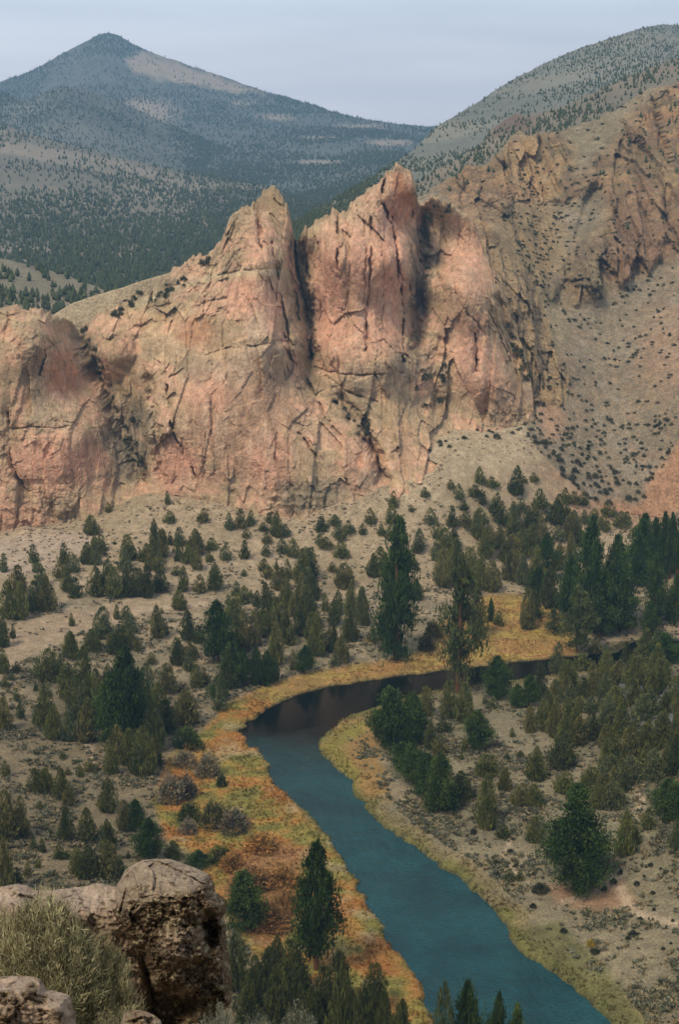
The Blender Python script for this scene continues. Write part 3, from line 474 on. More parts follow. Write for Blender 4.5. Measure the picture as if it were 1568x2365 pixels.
LAP, LAX, LAY, _ = hill("middle_hill", LA_TOP, [(-160,420),(300,430),(700,480)], yrows([(-160,196,2700),(0,212,2650),(150,199,2600),(300,246,2600),(700,420,2500),(-160,420,2100),(300,430,2100),(700,480,2100)]), 6, 70, soft((.15,.15,.125), (.105,.11,.09)), bumpy(150, 30, 141), M_scree, 3, kind="structure")
MT_TOP = [(-200,262),(-80,222),(0,190),(60,168),(100,152),(140,128),(180,103),(210,88),(228,77),(240,74),(256,76),(270,80),(284,87),(300,99),(330,112),(360,124),(400,138),(450,156),(520,179),(560,194),(600,208),(660,224),(700,238),(760,255),(800,265),(850,275),(900,283),(960,290),(1010,293),(1100,300),(1250,310)]
def mt_col(P, X, Y, e):
    n = fbm(P / 120, 4, 151); n2 = fbm(P / 35, 3, 152); c = np.empty(P.shape); c[:] = (.115, .12, .105)
    bare = poly_mask(X, Y, [(290,140),(330,118),(400,140),(520,182),(610,214),(560,214),(500,212),(440,196),(370,182),(310,170)], 9, 1.2 * n2)
    for x, y, rx, ry in [(735,318,60,5),(740,375,70,7),(430,350,60,8),(900,330,60,8),(560,240,40,6),(330,260,90,40),(640,270,50,8),(840,290,70,6)]: bare = np.maximum(bare, blob(X, Y, x, y, rx, ry, n2) * .8)
    c[:] = c * (1 - bare[..., None]) + np.array([.33, .27, .205]) * bare[..., None]
    return np.clip(c * (1 + .25 * n2[..., None]), .02, .9)
MTP, MTX, MTY, _ = hill("mountain", MT_TOP, [(-200,540),(500,570),(900,540),(1250,460)], yrows([(-200,262,3600),(0,190,3700),(240,74,3700),(520,179,3700),(1010,293,3300),(1250,310,3100),(-200,480,2300),(500,480,1800),(900,420,1900),(1250,420,1900),(300,300,2900),(700,350,2600),(700,560,1500),(300,560,1700)]), 6, 110, mt_col, bumpy(260, 70, 143), M_scree, 2.5, kind="structure")

# ================================================================ TREES
def quads_at(C, A, B):
    """one quad per centre C with half axes A and B (kite: narrow tip)"""
    n = len(C); V = np.stack([C - A * .35 - B, C + A * .35 - B, C + A - B * -.2, C + B * 1.25], 1)
    V = np.stack([C - B, C + A, C + B * 1.3, C - A], 1)
    return V.reshape(-1, 3), np.arange(4 * n).reshape(n, 4)
def unit(v): return v / (np.linalg.norm(v, axis=-1, keepdims=True) + 1e-9)
def leafmat(name, tint, var=.3, bright=1.):
    """foliage: object tint times leaf-clump variation stored on the mesh"""
    m = bpy.data.materials.new(name); m.use_nodes = True; t = m.node_tree; nd = t.nodes; L = t.links; b = nd['Principled BSDF']; b.inputs['Roughness'].default_value = .8; b.inputs['Specular IOR Level'].default_value = .15
    a = nd.new('ShaderNodeAttribute'); a.attribute_name = 'Col'; oi = nd.new('ShaderNodeObjectInfo'); mx = nd.new('ShaderNodeMix'); mx.data_type = 'RGBA'; mx.blend_type = 'MULTIPLY'; mx.inputs[0].default_value = 1
    L.new(a.outputs['Color'], mx.inputs[6]); L.new(oi.outputs['Color'], mx.inputs[7]); L.new(mx.outputs[2], b.inputs['Base Color'])
    return m
M_leaf = leafmat("needle_foliage", None)
M_bark = mat_attr("bark", n1=(4., .3), n2=(20., .3), bump=(14., .6, .05), objcol=True)
def clump_cols(C, r, scale=5., amp=.45, tip=None):
    n = fbm(C * scale, 3, int(r.integers(1000))); k = 1 + amp * n * 1.6 + r.normal(0, .14, len(C))
    c = np.ones((len(C), 3)) * np.clip(k, .35, 1.9)[:, None]; c[:, 0] *= 1 + .25 * np.clip(n, -.6, .6) ; c[:, 2] *= 1 - .2 * n
    return np.repeat(np.clip(c, .1, 2), 4, 0)
def juniper_crown(seed, n=1500, full=.5, spire=1, big=1.):
    r = rng(seed); t = r.random(n) ** 1.05 * .97 + .03; th = r.random(n) * 2 * np.pi
    prof = np.minimum((1 - t) ** (.62 if spire else .45) * 1.12, .55 + t * 2.4) * .5
    lob = 1 + .26 * fbm(np.stack([np.cos(th) * 1.3, np.sin(th) * 1.3, t * 3.2], -1) + seed * 7.1, 3, seed) * 1.6
    rad = 1.12 * prof * lob * np.sqrt(r.uniform(.2, 1.12, n)); C = np.stack([rad * np.cos(th), rad * np.sin(th), t * .95 + .02], -1)
    ns = 3 + seed % 4; lean = r.normal(0, .05, 2); az0 = r.uniform(0, 6.28, ns); so = r.uniform(.1, .25, ns); sh_ = r.uniform(.45, .86, ns); sub = r.random(n) < .55; w_ = r.integers(0, ns, n)
    D2 = np.stack([so[w_] * np.cos(az0[w_]), so[w_] * np.sin(az0[w_])], -1); C2 = C.copy(); C2[:, :2] = C[:, :2] * .62 + D2 * (1 - .5 * t[:, None]); C2[:, 2] = C[:, 2] * sh_[w_]
    C = np.where(sub[:, None], C2, C); C[:, :2] += lean * C[:, 2:3]; C[:, 2] += .07 * fbm(C * 6, 2, seed + 3)
    gap = fbm(C * np.array([5, 5, 4.]) + seed, 3, seed + 5); C = C[gap > -.33]; th = th[gap > -.33]; t = t[gap > -.33]; n = len(C)
    d = unit(np.stack([np.cos(th) * .55, np.sin(th) * .55, np.ones(n)], -1) + r.normal(0, .35, (n, 3))); s = big * r.uniform(.02, .042, n)[:, None] * (1.15 - .5 * t[:, None])
    A = unit(np.cross(d, r.normal(0, 1, (n, 3)))) * s * .62
    V, Q = quads_at(C, A, d * s * 1.5); return mesh_np("crown", V, Q, None, clump_cols(C, r, 5))
def pine_crown(seed, n=2600, wide=1., lo=.12, sparse=0., top=.55, leaf=1.):
    r = rng(seed); C = []; D = []; S = []; nb = int(74 * (1 - .35 * sparse)); V2 = []
    for k in range(nb):
        t = lo + (1 - lo) * (k + r.random()) / nb; th = r.random() * 2 * np.pi; pr = (min((1.02 - t) / top, 1.) ** .75) * (.62 + .38 * min((t - lo) / .25, 1)) * .5 * r.uniform(.62, 1.12)
        if sparse and r.random() < .25 * sparse: continue
        L_ = max(pr, .05); rise = r.uniform(-.05, .16) * L_ + (.10 * L_ if t > .75 else 0); m = max(8, int(n / nb * (.4 + 1.6 * L_ / .4)))
        u = r.random(m) ** .6; w = .11 * (.45 + u) * (L_ / .4 + .35)
        p = np.stack([u * L_ * np.cos(th), u * L_ * np.sin(th), t + rise * u - .03 * u * u], -1) + r.normal(0, 1, (m, 3)) * np.stack([w * .6, w * .6, w * .34], -1) * .7
        C.append(p); D.append(unit(np.tile([np.cos(th) * .7, np.sin(th) * .7, .55], (m, 1)) + r.normal(0, .5, (m, 3)))); S.append(r.uniform(.016, .034, m) * leaf)
        if L_ > .1: V2.append(tube([[0, 0, t - .02], [L_ * .5 * np.cos(th), L_ * .5 * np.sin(th), t + rise * .5], [L_ * .9 * np.cos(th), L_ * .9 * np.sin(th), t + rise * .9 - .02]], [.009, .006, .003], 4))
    C = np.concatenate(C); d = np.concatenate(D); s = np.concatenate(S)[:, None]; C[:, 0] *= wide; C[:, 1] *= wide
    A = unit(np.cross(d, r.normal(0, 1, d.shape))) * s * .7; V, Q = quads_at(C, A, d * s * 1.4); col = clump_cols(C, r, 7, .55)
    W, K = join(V2); W[:, 0] *= wide; W[:, 1] *= wide
    return mesh_np("crown", np.concatenate([V, W]), np.concatenate([Q, K + len(V)]), None, np.concatenate([col, np.full((len(W), 3), .9)]))
def bush_crown(seed, n=1500, big=1.):
    r = rng(seed); d = unit(r.normal(0, 1, (n, 3))); d[:, 2] = np.abs(d[:, 2]); lob = 1 + .5 * fbm(d * 1.7 + seed, 3, seed); C = d * (lob * r.uniform(.6, 1.02, n))[:, None] * np.array([.5, .5, .85])
    e = unit(d + r.normal(0, .5, d.shape) + np.array([0, 0, .5])); s = big * r.uniform(.02, .05, n)[:, None]; A = unit(np.cross(e, r.normal(0, 1, e.shape))) * s * .55
    V, Q = quads_at(C, A, e * s * 1.6); return mesh_np("crown", V, Q, None, clump_cols(C, r, 4, .4))
def trunk_mesh(seed, h, r0):
    r = rng(seed); z = np.linspace(-.05, h, 7); P = np.stack([r.normal(0, .006, 7).cumsum(), r.normal(0, .006, 7).cumsum(), z], -1); P[:2, :2] = 0
    V, Q = tube(P, r0 * np.linspace(1.15, .2, 7), 8); return mesh_np("trunk", V, Q, None, None, True)
PROTO = {'j': [(juniper_crown(10 + i, 3000, spire=i % 3), trunk_mesh(50 + i, .55, .035)) for i in range(10)],
         'p': [(pine_crown(30 + i, 7000, wide=1.2, lo=.06 + .02 * i, leaf=.68), trunk_mesh(60 + i, .93, .022)) for i in range(5)],
         's': [(pine_crown(40 + i, 4200, wide=1.15, lo=.14, sparse=1., leaf=.7), trunk_mesh(65 + i, .95, .020)) for i in range(2)],
         'w': [(pine_crown(45, 24000, lo=.1, sparse=.25, top=.8, leaf=.42), trunk_mesh(70, .93, .03))],
         'b': [(bush_crown(80 + i), trunk_mesh(85 + i, .4, .04)) for i in range(4)]}
M_bare = leafmat("twiggy_bush", None)
# picked in enlarged crops of the photograph: (x, top, base, width) in crop pixels; kind j juniper, p pine, s sparse tall pine, w wide pine, b bush
def crop(ox, oy, s): return lambda L, k='j': [(ox + x / s, oy + a / s, oy + b / s, wd / s, k) for x, a, b, wd in L]
A, B, C_, E, D, G, F_, H = crop(0,1800,1.96), crop(800,1700,1.96), crop(1600,1700,1.742), crop(800,2200,1.96), crop(0,2300,1.742), crop(0,2850,1.742), crop(1600,2300,1.742), crop(1600,2850,1.742)
Z3, Z4 = crop(0,2770,1.206), crop(1200,2770,1.206)
T = A([(1208,10,112,40),(1222,150,242,75),(1465,130,242,80),(780,90,170,45),(655,170,330,100),(725,315,450,90),(625,370,540,100),(240,395,530,70),(265,490,600,70),(455,370,540,80),(425,520,640,90),(480,540,745,100),(530,450,600,90),(25,470,600,60),(125,545,760,120),(60,600,940,150),(150,640,940,110),(240,620,880,130),(330,600,880,150),(290,540,700,90),(545,640,785,80),(690,510,770,140),(780,480,620,80),(820,560,785,130),(750,560,740,100),(900,440,600,90),(960,400,500,60),(1010,430,520,50),(920,580,770,130),(1000,540,770,140),(1095,340,540,90),(1150,450,600,90),(1060,540,780,120),(1150,570,740,120),(1170,285,400,70),(1225,310,405,45),(1285,325,520,70),(1410,275,400,70),(1360,410,500,60),(1420,420,585,80),(1520,345,440,80),(1510,450,525,50),(1275,550,620,70),(1320,560,740,90),(1440,610,745,90),(1545,540,730,120),(1290,710,870,100),(840,810,940,45),(905,830,945,90),(515,895,990,40),(825,375,400,25),(1165,850,900,30),(1185,915,1055,60),(1350,860,1090,110),(1430,960,1110,90),(935,970,1100,60),(985,1070,1170,60),(510,1000,1216,100),(670,980,1160,110),(860,1020,1170,110),(790,1040,1130,60),(20,900,1140,120),(90,970,1080,40),(1275,1080,1200,90),(740,905,950,40)])
T += B([(88,370,490,70),(165,335,480,80),(240,340,460,60),(210,465,550,60),(330,430,500,55),(375,350,440,60),(430,320,540,90),(490,440,540,70),(360,495,590,70),(60,585,710,95),(195,565,700,75),(350,590,680,70),(470,530,660,90),(545,550,685,90),(745,375,500,75),(850,360,460,80),(880,450,560,100),(950,410,520,80),(740,510,600,60),(780,530,625,90),(895,575,690,100),(1050,430,525,60),(1105,330,450,80),(1270,210,330,70),(1260,310,450,90),(1185,440,530,50),(1250,450,560,80),(1330,430,520,55),(1400,310,360,35),(1500,165,255,50),(1540,330,450,80),(1450,470,655,100),(335,680,790,80),(370,740,840,100),(425,700,780,35),(190,770,825,40),(505,700,840,60),(450,760,920,110),(590,720,820,90),(610,800,920,100),(670,610,835,110),(640,600,700,60),(830,720,795,60),(910,720,910,130),(955,760,900,70),(135,860,960,60),(190,890,1020,90),(240,915,985,40),(80,945,1030,40),(1180,590,820,130),(1370,610,760,130),(1440,740,785,45),(1440,810,1000,90),(300,1020,1150,110),(430,980,1130,100),(510,890,1070,100),(120,950,1176,110),(780,950,1080,60),(870,920,1060,80),(960,880,1110,120),(1040,900,1130,100),(680,1000,1060,60),(720,1090,1200,90),(770,860,885,25),(720,905,940,40),(670,920,970,45),(325,845,880,25)])
T += E([(130,100,380,110),(200,90,380,110),(270,100,350,90),(85,350,660,120),(20,540,800,90),(410,260,600,100),(430,130,480,110),(500,100,330,90),(330,60,280,110),(545,380,520,60),(720,100,420,120),(690,270,410,90),(820,120,390,100),(900,270,470,130),(850,400,490,70),(960,60,310,110),(1120,200,320,60),(1055,150,205,30),(1500,610,850,130),(1530,900,1100,90),(1420,1060,1236,110)])
T += E([(190,400,640,90),(285,400,635,110),(350,380,635,120),(630,380,550,100),(1260,680,1050,200),(1350,760,1060,160),(1420,740,1060,140)], 'p')
T += E([(1295,20,450,230),(1290,-395,450,260)], 'p')[1:]
T += C_([(290,20,140,70),(370,80,165,70),(105,110,175,50),(155,130,240,65),(265,150,225,80),(310,200,275,60),(190,245,310,60),(295,270,400,90),(200,310,420,90),(110,260,420,70),(520,25,215,90),(400,180,320,80),(380,220,330,70),(420,280,395,90),(510,235,345,70),(560,225,315,55),(640,70,130,50),(575,90,135,40),(640,260,385,90),(680,170,300,90),(740,270,380,100),(685,330,470,80),(840,170,265,60),(900,180,270,70),(955,200,275,60),(850,270,340,50),(895,300,390,60),(960,290,395,50),(1025,285,365,60),(1105,240,350,55),(1150,290,355,45),(1080,340,440,80),(1195,300,420,90),(1230,310,400,60),(855,370,440,50),(790,400,500,90),(490,360,480,80),(560,390,480,60),(610,420,480,50),(500,460,600,100),(350,410,555,90),(380,430,555,60),(450,520,640,80),(130,400,560,100),(40,510,640,70),(140,480,700,120),(230,510,720,110),(60,560,800,120),(210,600,850,130),(310,560,800,120),(370,620,830,110),(280,760,1120,150),(490,560,760,120),(570,570,790,110),(650,560,790,120),(790,520,680,90),(870,560,700,80),(590,790,1070,110),(640,820,1000,100),(740,640,940,110),(410,950,1050,60)])
T += C_([(715,500,770,110),(660,700,900,120),(362,890,1030,45),(985,430,1090,210),(1150,480,1080,170),(1190,660,1090,180),(1060,700,1120,180),(870,640,1010,160),(1330,345,760,160),(1300,500,800,140),(1400,400,760,130),(1470,380,740,100),(1510,370,750,100),(1560,400,760,90),(1420,650,1060,140),(1380,900,1130,110),(1540,750,1050,110)], 'p')
T += C_([(770,930,1110,90)], 's') + C_([(915,830,1222,190),(150,780,1485,250)], 's')
T += D([(455,40,220,100),(600,10,170,90),(740,40,190,110),(880,80,170,50),(1140,90,260,100),(1220,80,210,90),(310,150,360,150),(250,190,330,90),(390,180,330,80),(430,240,470,150),(530,130,420,120),(500,310,470,100),(580,290,560,120),(20,160,310,90),(105,230,310,45),(690,240,370,60),(640,320,460,90),(970,170,250,60),(775,165,220,50),(300,380,660,130),(250,480,640,90),(340,500,730,120),(440,520,740,130),(550,470,750,130),(620,430,660,110),(480,510,620,70),(225,370,425,30),(105,390,490,45),(130,490,600,50),(70,300,350,40),(30,450,670,90),(30,330,400,50),(1075,210,440,130),(1260,230,400,100),(1310,250,380,70),(1410,430,550,90),(1190,380,630,170),(1060,440,690,150),(940,200,520,140),(950,420,640,140),(1000,500,800,140),(760,640,880,150),(830,610,900,120),(920,600,960,140),(1000,700,900,90),(880,760,960,120),(720,770,960,110),(690,940,1196,130),(580,840,940,70),(510,890,975,50),(605,920,955,30),(400,810,860,40),(230,890,1070,110),(295,890,1075,110),(390,910,1110,110),(440,1000,1160,90),(430,910,960,40),(35,870,970,50),(525,1030,1060,30),(560,985,1010,25)])
T += D([(830,150,770,260),(730,370,780,170),(870,370,740,170),(1400,310,490,110),(1480,130,400,140),(1400,-170,240,190)], 'p')
T += [(x, a, b, w_, 'p') for x, a, b, w_ in ((1441,2556,2742,120),(1513,2580,2735,115),(1480,2740,2830,90),(1521,2755,2886,95),(1569,2785,2926,100),(1617,2805,2990,105),(1650,2890,2985,70))]
T += D([(1200,635,785,170)], 'b')
T += G([(40,40,400,180),(140,110,400,100),(430,180,420,110),(550,190,430,150),(400,250,410,100),(700,280,480,120),(680,380,660,170),(560,440,660,160),(500,470,640,110),(760,530,670,120),(800,160,360,100),(820,490,540,30),(1230,510,600,60),(380,440,540,70),(430,480,540,60),(270,400,500,50),(210,390,480,50),(255,170,220,50),(320,350,390,30),(20,400,740,160),(100,600,720,70),(175,560,660,50),(240,550,600,40),(1110,400,545,110)])
T += G([(870,170,370,120),(950,290,545,180),(1270,500,600,130)], 'p')
T += F_([(90,350,600,130),(190,370,620,140),(60,590,690,75),(190,740,810,50),(175,810,865,35),(30,690,830,90),(340,800,960,150),(450,900,1060,90),(330,930,1306,170),(180,920,1130,150),(610,520,690,90),(690,500,640,70),(765,360,580,80),(820,560,660,80),(655,770,990,160),(820,680,920,170),(870,800,900,90),(840,930,1080,120),(930,560,760,160),(1010,590,740,130),(930,440,560,120),(1010,450,560,110),(870,380,500,90),(990,340,470,100),(1080,260,420,120),(1180,200,380,150),(1300,200,400,150),(1450,200,420,160),(1550,300,500,120),(1150,380,560,150),(1260,320,520,150),(1350,430,620,140),(1450,560,780,150),(1350,600,820,160),(1250,660,880,140),(1150,640,860,140),(1100,560,700,120),(1130,800,980,160),(1250,820,1010,150),(1400,780,990,170),(1520,700,960,150),(1000,900,1080,160),(1100,950,1130,150),(560,1010,1160,110),(650,1010,1160,110),(465,810,865,35),(550,805,850,45),(500,660,720,35),(710,390,440,30),(325,450,510,40),(375,460,540,60),(1180,120,260,130),(1320,120,280,130),(950,180,290,110),(760,150,300,80)])
T += F_([(405,200,475,140),(530,390,530,110),(610,340,525,130),(270,570,800,180),(1470,60,250,160),(1490,990,1250,160),(1565,1000,1250,130)], 'p')
T += H([(900,40,745,480)], 'w') + H([(640,280,430,110),(440,310,405,80),(480,590,685,75),(545,610,680,55),(1210,230,520,120),(1290,290,450,70),(1370,210,350,90),(1545,290,480,100),(1150,20,220,170),(1050,60,220,120)])
T += Z3([(1060,790,1060,110),(1130,860,1110,110),(1200,830,1060,120),(1320,900,1215,120),(1440,910,1215,130),(1230,940,1215,150),(1100,1000,1225,130),(1530,960,1220,130)]) + Z3([(1085,555,795,160),(1405,485,965,205)], 'p')
T += Z4([(60,950,1400,130),(150,1010,1430,130),(250,1050,1450,120),(340,1060,1470,120),(500,1035,1581,130),(420,1190,1581,110)]) + Z4([(625,1100,1581,135),(745,1150,1581,110),(808,1120,1581,115),(690,1180,1581,110)], 'p')
rf = rng(21)                       # the thick growth of the right-hand wood and the left thickets, between the trees picked singly
for zone, n_, lo_, hi_ in ([(1230,1560),(1330,1500),(1568,1440),(1600,1800),(1450,1850),(1330,1800),(1260,1700)], 78, 46, 92), ([(1000,1240),(1330,1200),(1420,1260),(1400,1330),(1010,1330)], 22, 40, 78), ([(180,1250),(460,1260),(480,1310),(250,1345)], 14, 40, 75), ([(150,1480),(440,1440),(480,1600),(300,1780),(100,1690)], 26, 45, 90), ([(560,1400),(860,1290),(880,1440),(640,1500)], 26, 40, 80), ([(620,2250),(900,2330),(1000,2420),(560,2400)], 12, 90, 140):
    k_ = 0
    while k_ < n_:
        x_, y_ = rf.uniform(-10, 1600), rf.uniform(1180, 2420)
        if inside(np.array([x_]), np.array([y_]), zone)[0]:
            h_ = rf.uniform(lo_, hi_); T.append((x_ / .6272, (y_ - h_) / .6272, y_ / .6272, h_ * rf.uniform(.42, .62) / .6272, 'j')); k_ += 1
T = np.array([t[:4] for t in T]) / 2500 * 1568, [t[4] for t in T]
TP, TK = T
Phit, ok = hit(TP[:, 0], TP[:, 2]); ok &= ~inside(Phit[:, 0], Phit[:, 1], RIV) | (TP[:, 2] > 2400); r = rng(7)
dep = Phit[:, 1]; hts = at_y(TP[:, 0], TP[:, 1], dep)[:, 2] - Phit[:, 2]; rw = rng(8); nT = len(TP); wds = TP[:, 3] / F * dep * np.where(np.array([k in 'j' for k in TK]), 1.04, 1.1) * rw.uniform(.88, 1.18, nT); hts = hts * np.where(np.array([k in 'j' for k in TK]), .93, 1.04) * rw.uniform(.9, 1.16, nT)
# labels from the place each tree takes among its neighbours
REG = [("at the foot of the left buttress",60,1270),("on the pale slope below the middle buttress",330,1210),("in the thicket on the sandy rise at far left",70,1390),("in the thicket below the pale slope at left",290,1340),("beside the bare sandy strip at left",190,1440),("on the trail slope below the middle buttress",560,1260),("on the open slope under the tallest pinnacle",690,1230),
       ("on the slope below the fallen slabs",830,1240),("on the talus below the black cleft",960,1220),("on the rocky slope right of the talus",1090,1160),("under the red scree at right",1250,1200),("near the red gully at far right",1400,1200),("behind the dark pines at right",1250,1270),("beside the tall pine on the far bank",850,1400),("right of the tall pine, far bank",1010,1380),
       ("between the two tall far-bank pines",640,1430),("on the flat in the middle distance",470,1430),("on the sage flat at left",330,1490),("in the dark clump at left",160,1560),("at the left edge above the boulder",30,1600),("around the dark leaning pine at left",290,1640),("behind the round green willow",400,1620),("by the upper left riverbank",540,1560),("on the grey sage flat at left",110,1720),("left of the grey willows",270,1790),("left of the boulder, lower flat",170,1900),("just behind the big boulder",330,1980),("at the left edge behind the rock shelf",20,1950),
       ("in the copse on the near-bank point",940,1660),("on the inner bank across from the bend",1050,1640),("along the riverbank opposite the riffle",1150,1580),("in the row down the near bank",980,1800),("on the near bank flat",1130,1800),("above the big spreading pine",1250,1740),("in the upper right forest slope",1290,1620),("in the right forest beside the dark talus",1400,1640),("in the forest at the right edge, near bank",1500,1600),("along the foot of the right forest",1400,1750),("beside the big spreading pine",1280,1920),("near the trail at right",1470,1880),
       ("in the grove right of the boulder",560,2230),("at the lower edge below the river",830,2330),("in the pine stand on the far right bank",1350,1400),("in the pine stand at the right edge",1500,1340),("in the wood under the bright scree",1200,1390)]
ORD = ["", "second", "third", "fourth", "fifth", "sixth", "seventh", "eighth", "ninth", "tenth", "eleventh", "twelfth", "thirteenth", "fourteenth", "fifteenth", "sixteenth", "seventeenth", "eighteenth", "nineteenth", "twentieth"]
ri = np.argmin(np.array([[(x - a) ** 2 + (1.6 * (y - b)) ** 2 for _, a, b in REG] for x, y in zip(TP[:, 0], TP[:, 2])]), 1)
NAMES = {'j': ("juniper_tree", "juniper", "junipers on the valley floor"), 'p': ("pine_tree", "pine tree", "pines along the river"), 's': ("pine_tree", "pine tree", "pines along the river"), 'w': ("pine_tree", "pine tree", "pines along the river"), 'b': ("bush", "bush", "bushes on the riverbank")}
TONES = [("olive", (.122, .134, .040)), ("brownish olive", (.142, .136, .048)), ("dark olive", (.074, .088, .028)), ("grey-green", (.122, .140, .062))]
PT = [("dark green", (.040, .072, .018)), ("deep green", (.056, .092, .023))]
jr = [i for i in range(len(TK)) if TK[i] == 'j' and ok[i]]
size = TP[:, 3] * (TP[:, 2] - TP[:, 1]); jr.sort(key=lambda i: -size[i]); single = set(jr[:300]); rest = jr[300:]
re_ = rng(31)                      # growth carrying on past both edges of the picture
ex = re_.uniform(1610, 1760, 70); ey = re_.uniform(1250, 1850, 70); ex[50:] = re_.uniform(-150, -30, 20); ey[50:] = re_.uniform(1350, 2000, 20); EP, eo = hit(ex, ey); EDGE = [(EP[i], re_.uniform(2.6, 4.2), re_.uniform(4.5, 8.5), 6000 + i) for i in range(70) if eo[i] and not inside(EP[i, 0], EP[i, 1], RIV)]
use = [i for i in range(len(TK)) if ok[i] and (TK[i] != 'j' or i in single)]
spec = {}
for i in use:
    k = TK[i]; q_ = rng(1000 + i)
    if k == 'j':
        east = TP[i, 0] > 1250 and TP[i, 2] > 1450; tone = TONES[int(q_.choice(4, p=[.4, .2, .15, .25]) if east else q_.choice(4, p=[.4, .2, .33, .07]))]
    if k == 'j' and TP[i, 2] > 2180: tone = TONES[2]
    elif k == 'j': pass
    elif k == 's': tone = ("sparse olive", (.085, .105, .035))
    elif k == 'b': tone = ("bright green", (.055, .085, .022))
    else: tone = PT[int(q_.integers(2))]
    spec[i] = tone
groups = {}
for i in use: groups.setdefault((ri[i], TK[i] if TK[i] in 'jb' else 'p', spec[i][0]), []).append(i)
label = {}
for (rg, k, tn), L in groups.items():
    L.sort(key=lambda i: TP[i, 0]); nm = {'j': "juniper", 'p': "pine", 'b': "rounded willow bush"}[k]
    for n_, i in enumerate(L):
        h = hts[i]; sz = ("small" if h < 4 else "mid-sized" if h < 8 else "tall") if k == 'j' else ("young" if h < 12 else "tall" if h < 24 else "towering")
        pos = "" if len(L) == 1 else (", leftmost" if n_ == 0 else ", rightmost" if n_ == len(L) - 1 else ", %s from left" % ORD[min(n_, 19)])
        label[i] = f"{sz} {tn} {nm} {REG[rg][0]}{pos}"
wi = [i for i in use if TK[i] == 'w'][0]; label[wi] = "big spreading dark pine with gaps in its crown beside the red-brown bare patch"
def plant(i, kind, P, h, wd, tone, lab):
    pr = PROTO[kind]; q_ = rng(3000 + i); cr_, tr = pr[int(q_.integers(len(pr)))]; nm, cat, grp = NAMES[kind]
    e = bpy.data.objects.new(nm, None); COL.objects.link(e); e.location = P; e.scale = (wd, wd, h); e.rotation_euler = (q_.normal(0, .02), q_.normal(0, .02), q_.uniform(0, 6.28)); e.empty_display_size = .2
    e['label'] = lab; e['category'] = cat; e['group'] = grp
    c = link("crown", cr_, M_leaf, e); v = q_.uniform(.85, 1.15); c.color = (*[x * v for x in tone], 1)
    t_ = link("trunk", tr, M_bark, e); t_.color = (.13, .062, .032, 1) if kind in 'psw' else (.09, .065, .045, 1)
    if kind in 'psw': t_.scale = (h / wd * .9, h / wd * .9, 1)
    return e
for i in use: plant(i, TK[i], Phit[i], hts[i], wds[i], spec[i][1], label[i])
def merged(proto_meshes, items, tones):
    """items (P, w, h, seed) merged into one mesh with their tints baked in"""
    Vs, Qs, Cs, k = [], [], [], 0; cache = []
    for me in proto_meshes:
        V = np.empty(len(me.vertices) * 3, np.float32); me.vertices.foreach_get('co', V); Q = np.empty(len(me.loops), np.int32); me.loops.foreach_get('vertex_index', Q)
        c = np.empty(len(me.vertices) * 4, np.float32); me.color_attributes['Col'].data.foreach_get('color', c); cache.append((V.reshape(-1, 3), Q.reshape(-1, 4), c.reshape(-1, 4)[:, :3]))
    for P, wd, h, sd in items:
        q_ = rng(sd); V, Q, c = cache[int(q_.integers(len(cache)))]; a = q_.uniform(0, 6.28); ca, sa = math.cos(a), math.sin(a)
        W = np.stack([(V[:, 0] * ca - V[:, 1] * sa) * wd, (V[:, 0] * sa + V[:, 1] * ca) * wd, V[:, 2] * h], -1) + P
        Vs.append(W); Qs.append(Q + k); Cs.append(c * np.array(tones[int(q_.integers(len(tones)))])); k += len(V)
    return np.concatenate(Vs), np.concatenate(Qs), np.concatenate(Cs)
if rest:
    lowj = [juniper_crown(90 + i, 800, big=1.7) for i in range(3)]
    V_, Q_, c_ = merged(lowj, [(Phit[i], wds[i] * 1.1, hts[i], 5000 + i) for i in rest] + EDGE, [t[1] for t in TONES])
    link("juniper_seedlings", mesh_np("juniper_seedlings", V_, Q_, None, c_), M_leaf, kind="stuff", label="smallest junipers dotted among the larger ones", category="trees")

